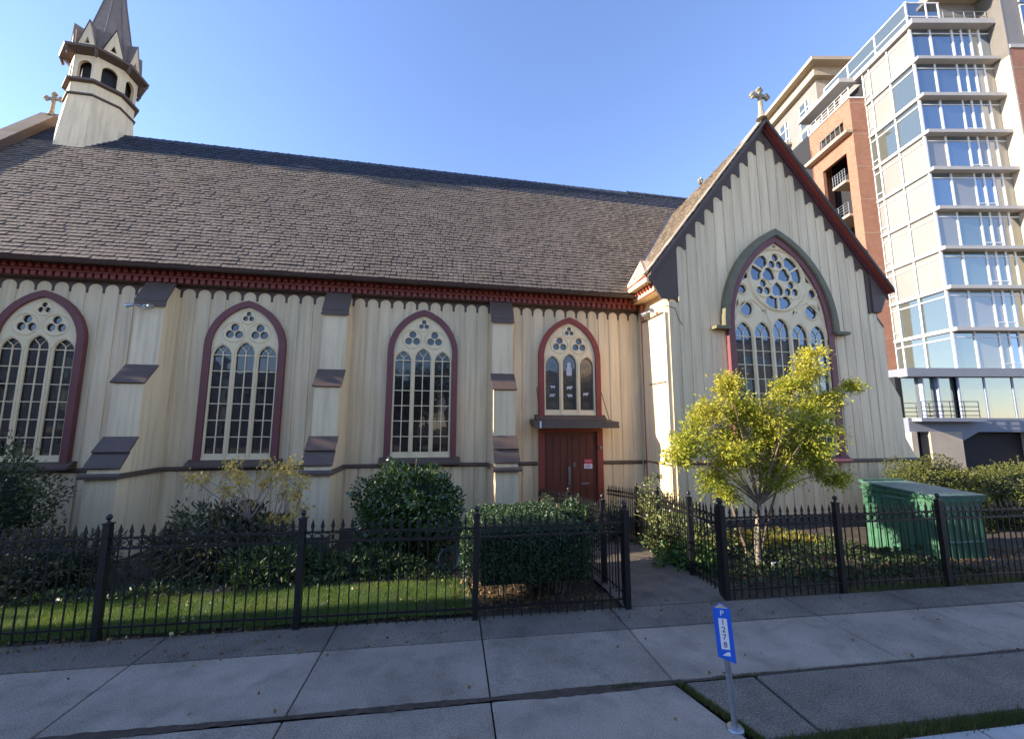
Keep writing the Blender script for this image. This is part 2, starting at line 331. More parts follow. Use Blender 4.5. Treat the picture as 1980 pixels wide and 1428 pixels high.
def core(name,c,rad,parent,mat=darkcore,s=.72):
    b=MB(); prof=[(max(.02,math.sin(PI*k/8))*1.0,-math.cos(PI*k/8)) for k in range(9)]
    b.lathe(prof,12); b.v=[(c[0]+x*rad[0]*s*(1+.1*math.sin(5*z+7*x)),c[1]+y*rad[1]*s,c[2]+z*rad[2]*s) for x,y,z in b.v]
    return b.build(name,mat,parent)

# ------------------------------------------------------------ CHURCH
church=empty('church',(0,12,-.6)); CH=Vector((0,12,-.6))
tag(church,'cream board and batten wooden church with brown shingle roof, pointed windows and small steeple','church')
def sub(o,parent):  # keep world placement under church root
    return o
def P(name): # part empty with identity in world
    o=bpy.data.objects.new(name,None); o.empty_display_size=.2; C.objects.link(o); o.parent=church; o.location=-CH; return o
def part(name,b,mat,parent):
    return b.build(name,mat,parent) if parent is not church else b.build(name,mat,church,-CH)
def mpart(name,me,parent,loc=None,rot=None):
    if parent is church: return link(name,me,church,(Vector(loc) if loc is not None else Vector())-CH,rot)
    return link(name,me,parent,loc,rot)
XW0,XW1=-14.0,12.4; YN=12.0; RY=16.5; RZ=13.1; EY=11.35; EZ=6.42; GB=-.62
sl=(RZ-EZ)/(RY-EY)
# nave wall
nave=part('nave_wall',(lambda b:(b.box(XW0,6.42,YN,YN+.25,GB,6.5),b)[-1])(MB()),cream,church); NV=nave
def addsub(name,b,mat): return b.build(name,mat,NV)
# back and end walls
b=MB(); b.prism([(12.25,GB),(21,GB),(21,6.5),(RY,RZ-.15),(12.25,7.4)],XW0,XW0+.2,'x'); b.prism([(12.25,GB),(21,GB),(21,6.5),(RY,RZ-.15),(12.25,7.4)],XW1-.2,XW1,'x'); b.box(XW0,XW1,21,21.2,GB,6.5)
part('rear_wall',b,cream,church)
BW=[(-7.35,-6.72),(-3.0,-2.38),(1.55,2.16),(-11.7,-11.07)]
def board_mesh(w,h,t=.022,rnd_top=True,top_l=None):
    b=MB(); c=.006
    if rnd_top:
        arc=[(w/2-w/2*math.cos(PI*k/8),h-w/2+w/2*math.sin(PI*k/8)) for k in range(9)][::-1]
        poly=[(0,0),(w,0)]+arc
    else: poly=[(0,0),(w,0),(w,h),(0,h)]
    n=len(poly); cx=w/2; 
    inner=[(cx+(x-cx)*(1-2*c/w), min(max(z,c),z if rnd_top else h-c)-(c if (rnd_top and z>h-w/2) else 0)) for x,z in poly]
    v=[(x,0,z) for x,z in poly]+[(x,-t+c,z) for x,z in poly]+[(x,-t,z) for x,z in inner]
    fs=[]
    for i in range(n):
        j=(i+1)%n; fs.append((i,j,j+n,i+n)[::1]); fs.append((i+n,j+n,j+2*n,i+2*n))
    fs.append(tuple(range(2*n,3*n)))
    b.add(v,fs); return b
def boards(x0,x1,n,y,z0,z1,round_=True,parent=NV,t=.022,gap=.062):
    p=(x1-x0)/n; me=board_mesh(p-gap,z1-z0,t,round_).mesh('board',cream)
    for k in range(n): link('board',me,parent,(x0+k*p+gap/2,y+rng.uniform(-.002,.002),z0))
BT=6.0
segs=[(-14.0,-11.72,6),(-11.05,-7.37,10),(-6.70,-3.02,10),(-2.36,1.53,11),(2.18,6.40,12)]
for x0,x1,n in segs:
    boards(x0,x1,n,YN,1.36,BT); boards(x0,x1,n,YN,GB,1.25,False,t=.03)
# frieze + cornice
b=MB(); b.box(XW0,6.4,YN-.012,YN-.001,5.76,6.16); part('frieze',b,brownf,church)
cor=part('cornice',(lambda b:(b.box(XW0,6.4,11.70,YN-.0125,6.19,6.42),b)[-1])(MB()),redt,church)
b=MB(); b.box(XW0,6.4,11.80,YN-.014,6.06,6.188); part('cornice_bed',b,brownf,church)
b=MB(); b.box(0,.09,0,.10,0,.10); dm=b.mesh('dentil',redt)
for k in range(120): link('dentil',dm,cor,(-14.0+.17*k+.04,11.60,6.24))
b=MB()
for k in range(120): b.box(-14.0+.17*k+.03,-14+.17*k+.135,11.72,11.7995,6.07,6.185)
b.build('bracket_row',redt,cor)['kind']='stuff'
# gutter (half round)
b=MB(); g=[(-.0,0),(.03,-.06),(.08,-.09),(.13,-.06),(.16,0),(.145,.0),(.12,-.045),(.08,-.07),(.045,-.05),(.015,0)]
b.prism([(11.30+y,6.40+z) for y,z in g],XW0,6.22,'x'); part('gutter',b,gutterm,church)
b=MB(); b.box(XW0,6.3,11.46,11.6995,6.385,6.419); part('soffit',b,brownf,church)
# belt courses
bx=XW0
for (l,r_) in sorted(BW):
    b=MB(); b.prism([(YN-.05,1.25),(YN-.09,1.28),(YN-.09,1.31),(YN-.03,1.355),(YN,1.355),(YN,1.25)][::-1],bx,l-.03,'x'); part('belt_course',b,brown,church)
    bx=r_+.03
for s0,s1 in ((bx,3.0),(5.06,6.33)):
    b=MB(); b.prism([(YN-.05,1.25),(YN-.09,1.28),(YN-.09,1.31),(YN-.03,1.355),(YN,1.355),(YN,1.25)][::-1],s0,s1,'x'); part('belt_course',b,brown,church)
# buttresses
for (l,r_) in BW:
    # body profile (y,z)
    prof=[(12,GB),(10.52,GB),(10.55,1.26),(10.62,1.5),(11.0,2.02),(11.0,3.38),(11.4,3.80),(11.42,5.45),(11.72,5.95),(12,5.95)]
    b=MB(); b.prism(prof[::-1],l+.01,r_-.01,'x'); bt=part('buttress',b,cream,church)
    def slate(y0,z0,y1,z1,ov=.035,t=.035):
        d=Vector((0,y1-y0,z1-z0)); L=d.length; d.normalize(); n=Vector((0,-d.z,d.y))
        q=MB(); q.obox(Vector((l-ov,y0,z0))-d*.05-n*.002,(r_-l+2*ov,0,0),d*(L+.05),n*t); q.build('slate',brown,bt)
    slate(11.0,3.40,11.40,3.84); slate(10.56,1.50,10.78,1.80); slate(10.74,1.83,11.0,2.12)
    q=MB(); q.box(l-.03,r_+.03,11.38,11.41,5.36,5.52); q.box(l-.045,r_+.045,11.35,11.38,5.33,5.37); q.build('cap_lip',brown,bt)
    slate(11.42,5.50,11.74,6.03,.03,.03)
    q=MB(); q.prism([(10.45,1.25),(10.45,1.31),(10.5,1.36),(12-.1,1.36),(12-.1,1.25)],l-.07,r_+.07,'x'); q.build('belt',brown,bt)
    q=MB(); q.box(l-.03,r_+.03,10.46,10.7,GB-.05,-.14); q.build('plinth',stone,bt)
b=MB(); b.box(XW0,6.3,YN-.06,YN-.031,GB-.05,-.3); part('plinth',b,stone,church)

def arch(cx,zb,zs,w,off,n=10):
    Rr=w+off; a1=math.acos(off/Rr); ap=zs+math.sqrt(Rr*Rr-off*off)
    pts=[(cx-w,zb),(cx+w,zb)]
    for k in range(n+1):
        t=a1*k/n; pts.append((cx-off+Rr*math.cos(t),zs+Rr*math.sin(t)))
    for k in range(n-1,-1,-1):
        t=a1*k/n; pts.append((cx+off-Rr*math.cos(t),zs+Rr*math.sin(t)))
    return pts
def circ(cx,cz,r,n=14): return [(cx+r*math.cos(2*PI*k/n),cz+r*math.sin(2*PI*k/n)) for k in range(n)]
def archband(cx,zb,zs,w,t,off,n=12):
    o=arch(cx,zb,zs,w,off,n); i=arch(cx,zb,zs,w-t,off,n)
    # open at bottom: outer from bottom-right up and over to bottom-left, then inner back
    oo=o[1:]+[o[0]]; ii=i[1:]+[i[0]]
    return oo+ii[::-1]
panecache={}
def pane_rect(x0,x1,z0,z1,y,mat,parent):
    k=(round(x1-x0,3),round(z1-z0,3),mat.name)
    if k not in panecache:
        b=MB(); w_,h_=(x1-x0)/2,(z1-z0)/2; b.box(-w_,w_,-.002,.002,-h_,h_); panecache[k]=b.mesh('pane',mat)
    o=link('pane',panecache[k],parent,((x0+x1)/2,y,(z0+z1)/2),(rng.gauss(0,.0035),0,rng.gauss(0,.0035))); return o
def pane_poly(poly,y,mat,parent):
    cx=sum(p[0] for p in poly)/len(poly); cz=sum(p[1] for p in poly)/len(poly)
    b=MB(); b.prism([(p[0]-cx,p[1]-cz) for p in poly],-.002,.002,'y'); return b.build('pane',mat,parent,(cx,y,cz))
def light(cx,zb,zs,w,off,rows,rh,y,gl,win,bars,ytr=True):
    """one lancet light: individual panes + glazing bars"""
    for r_ in range(rows):
        z0=zb+r_*rh
        for s in (-1,1):
            x0,x1=(cx-w,cx) if s<0 else (cx,cx+w)
            pane_rect(x0,x1,z0,z0+rh,y,gl,win)
        if r_: bars.box(cx-w,cx+w,y-.026,y-.004,z0-.011,z0+.011)
    zt=zb+rows*rh
    pane_poly(arch(cx,zt,zs,w,off,6),y,gl,win)
    bars.box(cx-w,cx+w,y-.026,y-.004,zt-.013,zt+.013)
    ap=zs+math.sqrt((w+off)**2-off**2)
    bars.box(cx-.012,cx+.012,y-.029,y-.003,zb,zt+(ap-zt)*.32)
    # Y tracery
    for s in (-1,1):
        pts=[(cx,y-.014,zt+(ap-zt)*.28),(cx+s*w*.25,y-.014,zt+(ap-zt)*.5),(cx+s*w*.55,y-.014,zt+(ap-zt)*.72)]
        bars.tube(pts,.012,4)
def trefoil_holes(cx,cz,d,r,rot=90):
    return [circ(cx+d*math.cos(R(rot+120*k)),cz+d*math.sin(R(rot+120*k)),r,12) for k in range(3)]
def ringtube(b,cx,cz,r,y,t=.014,n=24): 
    b.tube([(cx+r*math.cos(2*PI*k/n),y,cz+r*math.sin(2*PI*k/n)) for k in range(n+1)],t,4,cap=False)
def nave_window(cx,zb,stained=False):
    zs=4.45; half=.975; off=.34; t=.15; Y=YN
    win=P('window')
    if stained: win['label']='short stained glass window over the door'
    me=plate('frame',[archband(cx,zb-.04,zs,half,t,off)],Y-.17,Y-.025,redt if stained else maroon,.008); link('frame',me,win)
    # sill
    b=MB(); b.prism([(Y-.30,zb-.16),(Y-.02,zb-.16),(Y-.02,zb+.03),(Y-.10,zb+.03),(Y-.30,zb-.11)][::1],cx-half-.12,cx+half+.12,'x'); b.build('sill',brown,win)
    w=half-t; out=arch(cx,zb,zs,w-.001,off,12)
    lw=.222; pitch=.548; lz0=zb+.17; lzs=4.22; loff=.10
    heads=[(cx-pitch,lzs-.02),(cx,lzs+.06),(cx+pitch,lzs-.02)]
    holes=[arch(x,lz0,z,lw,loff,7) for x,z in heads]
    tre=[(cx-.31,4.86,.128,.108),(cx+.31,4.86,.128,.108),(cx,5.28,.085,.072)]
    for (x,z,d,r_) in tre: holes+=trefoil_holes(x,z,d,r_)
    me=plate('tracery',[out]+holes,Y-.105,Y-.055,creamB,.006); link('tracery',me,win)
    b=MB()
    for (x,z,d,r_) in tre: ringtube(b,x,z,d+r_+.035,Y-.108,.016)
    for x,z in heads:
        a=arch(x,lz0,z,lw+.03,loff,7); b.tube([(p[0],Y-.107,p[1]) for p in a[1:]+[a[0]]],.014,4)
    b.box(cx-w,cx+w,Y-.125,Y-.1055,zb+.02,zb+.055)
    for s in (-.5,.5): b.box(cx+s*pitch-.018,cx+s*pitch+.018,Y-.135,Y-.1055,zb+.03,4.3)
    b.build('moulding',creamB,win)
    bars=MB(); gl=glassS if stained else glassC; py=Y-.040
    for x,z in heads:
        if not stained: light(x,lz0,z,lw,loff,6 if zb<2 else 3,(4.24-lz0)/6 if zb<2 else .4,py,gl,win,bars)
        else: pane_poly(arch(x,lz0,z,lw,loff,8),py,gl,win)
    for (x,z,d,r_) in tre:
        for h in trefoil_holes(x,z,d,r_+.012): pane_poly(h,py,gl,win)
        for k in range(3): bars.tube([(x,py-.01,z),(x+d*1.1*math.cos(R(30+120*k)),py-.01,z+d*1.1*math.sin(R(30+120*k)))],.010,4)
    if not stained: bars.build('glazing_bars',creamB,win)
    else:
        # leaded ornament and small pale figures
        b=MB()
        for i,(x,z) in enumerate(heads):
            a=arch(x,lz0+.03,z,lw-.035,loff,7); b.tube([(p[0],py-.004,p[1]) for p in a+[a[0]]],.0045,3)
            for zz,rr in ((lz0+.16,.10),(4.22,.10)):
                for k in range(6):
                    q=R(60*k); b.tube([(x,py-.004,zz),(x+rr*math.cos(q),py-.004,zz+rr*math.sin(q))],.004,3)
                ringtube(b,x,zz,rr,py-.004,.004,10); ringtube(b,x,zz,rr*.5,py-.004,.004,8)
            for k in range(1,9): b.tube([(x-lw,py-.003,lz0+.3+k*.1),(x+lw,py-.003,lz0+.3+k*.1+.02*(-1)**k)],.0025,3)
            for s in (-.5,.5): b.tube([(x+s*lw,py-.003,lz0),(x+s*lw,py-.003,4.3)],.0025,3)
        b.build('leading',lead,win)
        def fig(x,z,s,fl=1):
            body=[(-.07,0),(-.06,-.05),(-.045,-.01),(.03,-.01),(.045,-.055),(.055,0),(.075,.03),(.095,.02),(.10,.045),(.07,.075),(.04,.06),(-.05,.06),(-.08,.035)]
            q=MB(); q.prism([(x+fl*px*s,z+pz*s) for px,pz in (body if fl>0 else body[::-1])],py-.009,py-.004); q.build('pale_figure',figm,win)
        fig(heads[0][0],lz0+.42,1); fig(heads[0][0]+.03,lz0+.68,.9,-1); fig(heads[1][0]+.02,lz0+.42,1,-1); fig(heads[1][0],lz0+.66,1.1); fig(heads[2][0]-.03,lz0+.47,1.05)
        q=MB(); q.prism([(heads[1][0]+px,lz0+1.05+pz) for px,pz in [(-.08,0),(.08,0),(.09,.2),(.05,.3),(.055,.38),(0,.42),(-.055,.38),(-.05,.3),(-.09,.2)]],py-.009,py-.004); q.build('pale_figure',figm,win)
    return win
for cx in (-9.63,-5.0,-.37): nave_window(cx,1.50)
nave_window(4.02,2.70,True)
# door
door=P('door')
b=MB(); zt=2.32; zb=GB+.02
b.box(3.04,3.21,YN-.15,YN-.032,zb,zt); b.box(4.84,5.02,YN-.15,YN-.032,zb,zt); b.box(3.21,4.84,YN-.15,YN-.032,zt-.1,zt)
b.build('door_frame',redt,door)
for (x0,x1) in ((3.215,4.015),(4.04,4.835)):
    q=MB(); q.box(x0,x1,YN-.07,YN-.034,zb,zt-.11); lf=q.build('door_leaf',doorm,door)
for (x0,x1) in ((3.215,4.015),(4.04,4.835)):
    pw=(x1-x0-.16)/3
    for z0,z1 in ((zb+.12,.62),(.75,1.40),(1.5,zt-.22)):
        q=MB()
        q.box(x0+.05,x1-.05,YN-.088,YN-.0705,z1,z1+.06); q.box(x0+.05,x1-.05,YN-.088,YN-.0705,z0-.05,z0)
        for k in range(4): xx=x0+.05+k*((x1-x0-.14)/3); q.box(xx,xx+.04,YN-.087,YN-.0705,z0,z1)
        q.build('door_panel_moulding',doorm,door)
q=MB(); q.box(3.93,3.98,YN-.125,YN-.0885,.68,.98); q.box(3.925,3.985,YN-.12,YN-.0885,1.0,1.2); q.tube([(3.955,YN-.12,1.1),(3.955,YN-.17,1.1),(3.955,YN-.17,.8)],.012,6); q.build('handle',metal,door)
q=MB(); q.box(4.10,4.15,YN-.1,YN-.0885,1.20,1.32); q.build('lock_plate',metal,door)
q=MB(); q.box(4.33,4.58,YN-.105,YN-.0885,.69,.735); q.build('letter_slot',metal,door)
q=MB(); q.box(4.90,4.97,YN-.2,YN-.151,1.72,1.80); q.build('door_bell',metal,door)
# canopy
can=P('door_canopy')
b=MB(); b.prism([(11.28,2.36),(11.28,2.52),(11.97,2.60),(11.97,2.44)][::-1],2.78,5.26,'x'); b.build('canopy_roof',gutterm,can)
b=MB(); b.box(2.76,5.28,11.24,11.279,2.34,2.46); b.box(2.76,5.28,11.25,11.28,2.465,2.53); b.build('canopy_fascia',brown,can)
b=MB(); b.box(2.90,2.945,11.232,11.239,2.34,2.53); b.build('bright_clip',white,can)
b=MB(); b.tube([(5.08,11.45,2.55),(5.02,YN-.03,3.55)],.011,5); b.build('hanging_rod',iron,can)
b=MB(); b.tube([(2.96,11.45,2.55),(3.0,YN-.03,3.55)],.011,5); b.build('hanging_rod',iron,can)
b=MB(); b.prism([(YN-.36,2.555),(YN-.05,2.555),(YN-.05,2.69),(YN-.36,2.59)],2.95,5.07,'x'); part('sill_flashing',b,brown,church)

# ---- transept
TY=10.35; TX0,TX1=6.45,13.72; TC=10.03; TRF=10.10
RX=10.0; RTZ=12.02; TEX=4.17; TEZ=6.72; ts=(RTZ-TEZ)/TEX
def rakez(x): return RTZ-abs(x-RX)*ts
tw=part('transept_wall',(lambda b:(b.prism([(TX0,GB),(TX1,GB),(TX1,rakez(TX1)-.15),(RX,RTZ-.12),(TX0,rakez(TX0)-.15)],TY,TY+.2),b.box(TX0,TX0+.15,TY+.2,YN+.1,GB,7.0),b)[-1])(MB()),cream,church)
b=MB(); b.box(TX1-.2,TX1,TY+.2,20,GB,rakez(TX1)-.1); b.box(TX0,TX0+.15,YN+.1,20,6,6.6); part('transept_rear_wall',b,cream,church)
# right corner buttress outline
b=MB(); b.prism([(TX1,GB),(15.1,GB),(14.98,.9),(14.66,1.40),(14.30,2.05),(14.27,3.30),(13.92,3.90),(13.95,5.55),(TX1+.02,5.95),(TX1,5.95)],TY+.001,TY+.55,'y'); part('corner_buttress',b,cream,church)
b=MB(); b.obox((13.93,TY-.02,5.52),(-.30,0,.42),(0,.6,0),(.02,0,.03)); part('buttress_cap',b,brown,church)
nb=22; pw=(TX1-TX0)/nb
bcache={}
for k in range(nb):
    x=TX0+k*pw; xc=x+pw/2; zt=rakez(xc)-.36
    if k in (0,nb-1): zt=5.95
    kk=round(zt,2)
    me=bcache.get(kk) or board_mesh(pw-.036,zt-1.46,.022,False).mesh('board',cream); bcache[kk]=me
    link('board',me,tw,(x+.018,TY+rng.uniform(-.002,.002),1.46))
me=board_mesh(pw-.05,1.36+.62,.03,False).mesh('board',cream)
for k in range(nb): link('board',me,tw,(TX0+k*pw+.025,TY,GB))
b=MB(); b.prism([(TY-.05,1.36),(TY-.10,1.39),(TY-.10,1.42),(TY-.03,1.465),(TY,1.465),(TY,1.36)][::-1],TX0-.02,14.7,'x'); part('belt_course',b,brown,church)
b=MB(); b.box(TX0+.02,14.2,TY-.08,TY-.032,GB-.1,-.12); part('plinth',b,stone,church)
# side wall pieces (facing left), sunlit
b=MB(); b.box(TX0-.10,TX0+.001,TY+.002,11.66,GB,5.62); b.box(TX0-.13,TX0-.10,TY+.03,11.60,GB,1.36); tb=part('side_buttress',b,cream,church)
b=MB(); b.box(TX0-.14,TX0-.101,TY+.05,11.62,5.60,5.64); b.box(TX0-.13,TX0-.101,TY+.05,11.30,3.62,3.65); b.box(TX0-.16,TX0-.131,TY+.0,11.66,1.34,1.38); b.build('ledge',brown,tb)
b=MB(); b.box(TX0-.08,TX0-.001,11.66,YN-.09,1.26,1.36); part('belt_return',b,brown,church)
me=board_mesh(.17,4.6,.02,False).mesh('side_board',cream)
for y in (11.70,11.88): 
    o=mpart('side_board',me,church,(TX0-.001,y+.16,1.37),(0,0,-PI/2))
# downpipe
b=MB(); b.tube([(TX0-.10,11.62,6.35),(TX0-.12,11.60,6.1),(TX0-.06,11.72,5.85),(TX0-.06,11.72,GB)],.05,8); b.box(TX0-.12,TX0-.02,11.66,11.78,5.95,6.15)
part('downpipe',b,M('downpipe_paint',(.42,.15,.08),.4),church)
# transept side cornice with dentils
b=MB(); b.box(TX0-.02,TX0+.0,TY+.02,YN,5.62,6.5); part('side_frieze',b,cream,church)
b=MB(); b.box(TX0-.66,TX0-.021,TY-.05,11.68,6.46,6.60); b.box(TX0-.40,TX0-.021,TY+.0,11.85,6.22,6.459)
sc_=part('side_cornice',b,cream,church)
b=MB(); b.box(0,.09,0,.07,0,.12); dm2=b.mesh('dentil',redt)
for k in range(8): link('dentil',dm2,sc_,(TX0-.49,TY+.08+k*.165,6.335))
b=MB(); b.box(TX0-.68,TX0-.64,TY-.06,11.69,6.60,6.635); b.box(TX0-.42,TX0-.401,TY-.01,11.86,6.20,6.235); b.build('red_moulding',redt,sc_)
b=MB(); b.prism([(TY-.03,6.636),(11.75,6.636),(TY+.28,7.22)],TX0-.62,TX0-.10,'x'); gb=part('cornice_gablet',b,cream,church)
b=MB(); b.tube([(TX0-.63,TY+.30,7.25),(TX0-.63,TY-.03,6.64)],.014,4); b.tube([(TX0-.625,TY+.72,6.80),(TX0-.625,TY+.30,7.10),(TX0-.625,TY+.22,6.80),(TX0-.625,TY+.72,6.80)],.012,4); b.build('gablet_moulding',redt,gb)
# bargeboard band + kneelers
def rake_strip(name,xa,xb,d0,d1,y0,y1,mat,parent=church):
    b=MB(); b.prism([(xa,rakez(xa)-d1),(xb,rakez(xb)-d1),(xb,rakez(xb)-d0),(xa,rakez(xa)-d0)],y0,y1); return part(name,b,mat,parent)
for sgn,name_ in ((-1,'bargeboard'),(1,'bargeboard')):
    low=[]; half=nb//2
    for k in range(half):
        kk=k if sgn<0 else nb-1-k
        xa=TX0+kk*pw; xb=xa+pw; xc=xa+pw/2; zt=rakez(xc)-.52
        if k==0: zt=6.02
        pp=[(.006,-.12),(.025,-.06),(.06,-.018),(.11,0),(.165,-.008),(.215,-.035),(.255,-.085),(.275,-.10),(.30,-.105),(pw-.008,-.09)]
        low+=[((xa+dx) if sgn<0 else (xb-dx),zt+dz) for dx,dz in pp]
    xm=TX0+half*pw
    up=[(xm,rakez(xm)-.10),(low[0][0],rakez(low[0][0])-.10)]
    poly=low+up
    if sgn>0: poly=poly[::-1]
    mpart('bargeboard',plate('bargeboard',[poly],TY-.045,TY-.026,brownf),church)
rake_strip('barge_moulding',5.83,RX,.125,.30,TY-.10,TY-.0455,brown); rake_strip('barge_moulding',RX,14.17,.125,.30,TY-.10,TY-.0455,M('dark_maroon',(.11,.032,.035),.5,.12,3))
b=MB(); b.prism([(5.86,rakez(5.86)-.16),(6.22,5.98),(6.47,5.98),(6.47,rakez(6.47)-.16)],TY-.085,TY-.03); part('kneeler',b,brownf,church)
b=MB(); b.prism([(TX1-.18,5.98),(TX1+.10,5.98),(14.14,rakez(14.14)-.16),(TX1-.18,rakez(TX1-.18)-.16)],TY-.085,TY+.5); part('kneeler',b,brownf,church)
# big window
WX=10.05; WZ=5.30; WH=1.80; WO=1.40; ZB=1.55
bw=P('great_window'); bw['label']='large five light transept window with round tracery'
Y=TY
link('frame',plate('frame',[archband(WX,ZB-.05,WZ,WH,.20,WO,16)],Y-.17,Y-.025,maroon,.008),bw)
hp=arch(WX,WZ-.05,WZ,WH+.15,WO,16); hi=arch(WX,WZ-.05,WZ,WH+.0,WO,16)
link('hood_moulding',plate('hood',[hp[1:]+[hp[0]]+(hi[1:]+[hi[0]])[::-1]],Y-.24,Y-.025,hoodm,.03),bw)
b=MB()
for s in (-1,1): b.box(WX+s*(WH+.24)-.24,WX+s*(WH+.24)+.24,Y-.28,Y-.023,WZ-.14,WZ-.052)
b.build('hood_stop',hoodm,bw)
b=MB(); b.prism([(Y-.28,ZB-.18),(Y-.024,ZB-.18),(Y-.024,ZB+.03),(Y-.10,ZB+.03),(Y-.28,ZB-.12)],WX-WH-.1,WX+WH+.1,'x'); b.build('sill',maroon,bw)
wi=WH-.20
out=arch(WX,ZB,WZ,wi-.001,WO,16)
pit=.635; lw=.275
hz=[5.03,5.06,5.20,5.06,5.03]
heads=[(WX+(i-2)*pit,hz[i]) for i in range(5)]
holes=[arch(x,ZB+.14,z,lw,.14,7) for x,z in heads]
RC=(WX-.0,6.78)
rose=[]
def pol(r,a): return (RC[0]+r*math.cos(R(a)),RC[1]+r*math.sin(R(a)))
lob=[]
for a in (90,210,330):
    x,z=pol(.56,a); lob.append((x,z)); rose+=trefoil_holes(x,z,.146,.12)
for a in (30,150,270):
    rose.append([pol(.05,a),pol(.22,a-38),pol(.36,a-35),pol(.46,a-26),pol(.51,a-13),pol(.48,a),pol(.51,a+13),pol(.46,a+26),pol(.36,a+35),pol(.22,a+38)])
    for s in (-1,1):
        rose.append([pol(.54,a+s*2.6),pol(.57,a+s*12),pol(.54,a+s*23),pol(.60,a+s*33),pol(.74,a+s*35),pol(.85,a+s*32),pol(.90,a+s*21),pol(.91,a+s*10),pol(.91,a+s*1.8)][::s])
sid=[(WX-1.12,5.83,.215),(WX+1.12,5.83,.215)]; sm=[(WX-1.21,6.42,.135),(WX+1.21,6.42,.135)]
cir=[circ(*c) for c in sid+sm]
tri=[[(WX-.09,7.81),(WX+.09,7.81),(WX,7.89)]]
for s in (-1,1):
    tri.append([(WX+s*1.02,6.98),(WX+s*1.13,6.83),(WX+s*1.19,6.70),(WX+s*.98,6.72+.08)][::s]); tri.append([(WX+s*.42,5.68),(WX+s*.64,5.80),(WX+s*.48,5.86)][::s]); tri.append([(WX+s*1.36,6.15),(WX+s*1.44,6.02),(WX+s*1.46,5.80),(WX+s*1.37,5.95)][::s])
link('tracery',plate('tracery',[out]+holes+rose+cir+tri,Y-.105,Y-.055,creamB,.006),bw)
b=MB()
ringtube(b,*RC,.955,Y-.11,.035,40); ringtube(b,*RC,1.0,Y-.105,.02,40)
for x,z in lob: ringtube(b,x,z,.285,Y-.108,.018,20)
for c in sid+sm: ringtube(b,c[0],c[1],c[2]+.03,Y-.108,.022,20)
for i,(x,z) in enumerate(heads):
    a=arch(x,ZB+.14,z,lw+.035,.14,8); b.tube([(p[0],Y-.106,p[1]) for p in a[1:]+[a[0]]],.012,4)
for s in (-1,1):
    a=arch(WX+s*1.5*pit,5.0,5.15,pit+.0,.42,10); b.tube([(p[0],Y-.108,p[1]) for p in a[1:]+[a[0]]],.02,5)
for i in range(4): b.box(WX+(i-1.5)*pit-.03,WX+(i-1.5)*pit+.03,Y-.14,Y-.1055,ZB+.03,5.05)
b.build('moulding',creamB,bw)
bars=MB(); py=Y-.040
for x,z in heads: light(x,ZB+.14,z,lw,.14,8,(5.0-ZB-.14)/8,py,glassT,bw,bars)
for h in rose+cir+tri: pane_poly(h if sum((h[i][0]*h[(i+1)%len(h)][1]-h[(i+1)%len(h)][0]*h[i][1]) for i in range(len(h)))>0 else h[::-1],py,glassT,bw)
bars.build('glazing_bars',creamB,bw)

# ---- roofs
KD=.09
def drop(y): return KD*(y-TRF)
def shingle_variants(w,ex,mat,n=6,t=.03):
    L=[]
    for k in range(n):
        ww=w*rng.uniform(.89,.94); tt=t*rng.uniform(.7,1.3); sh=rng.uniform(-.006,.006); a=rng.random()
        b=MB(); b.add([(0,sh,0),(ww,sh*.4,0),(ww,ex*1.12,0),(0,ex*1.12,0),(0,sh,tt),(ww,sh*.4,tt),(ww,ex*1.12,.004),(0,ex*1.12,.004)],[(4,5,6,7),(0,1,5,4),(1,2,6,5),(3,0,4,7)],a)
        L.append(b)
    return L
def frame_from(o,u,v):
    n=u.cross(v).normalized(); return Matrix(((u.x,v.x,n.x,o.x),(u.y,v.y,n.y,o.y),(u.z,v.z,n.z,o.z),(0,0,0,1)))
def shingle_field(o,u,v,W,H,ex,w,matf,parent,inside=None,single=None,name='shingle',mats=None,seed=3):
    """o: lower corner, u along eave, v up slope. matf(s,t)->mat index"""
    g=random.Random(seed); Mx=frame_from(o,u,v); n=Vector(Mx.col[2][:3]); big=MB(); variants={}
    for mi in range(len(mats)): variants[mi]=[x for x in shingle_variants(w,ex,None)]
    meshes={}
    rows=int(H/ex)
    for r in range(rows):
        x=-g.random()*w; t0=r*ex
        while x<W:
            ww=w
            if x>=-.01 and x+ww<=W+.03 and (inside is None or inside(x+ww/2,t0+ex/2)):
                mi=matf(x,t0); k=g.randrange(6); vb=variants[mi][k]
                if single and single(x,t0):
                    if (mi,k) not in meshes: meshes[(mi,k)]=vb.mesh('shingle',mats[mi])
                    ob=link('shingle',meshes[(mi,k)],parent); ob.matrix_local=(parent_off if parent is church else Matrix())@Mx@Matrix.Translation((x,t0,.004+g.random()*.006))
                else:
                    oo=o+u*x+v*t0+n*(.004+g.random()*.006); a=g.random()
                    big.add([oo+u*p[0]+v*p[1]+n*p[2] for p in vb.v],vb.f,a,mi)
            x+=ww
    st=big.build('shingles',mats,parent); st['kind']='stuff'; return st
vN=Vector((0,RY-EY,RZ-EZ)); LN=vN.length; vN.normalize(); uN=Vector((1,0,0)); oN=Vector((XW0-.2,EY,EZ))
nroof=part('nave_roof',(lambda b:(b.obox(oN-Vector((0,-vN.z,vN.y))*.10,uN*(12.6+14.2),vN*LN,Vector((0,-vN.z,vN.y))*.098),
    b.add([(XW0-.2,RY,RZ),(12.6,RY,RZ),(12.6,21.6,6.3),(XW0-.2,21.6,6.3)],[(0,1,2,3)]),b)[-1])(MB()),underl,church)
exN=.165; cnt=[0]
def nav_in(s,t):
    X=oN.x+s; p=oN+vN*t
    # transept roof covers beyond the valley
    return not (X>RX-TEX and X<RX+TEX and p.z<rakez(X)-drop(p.y)-.02 )
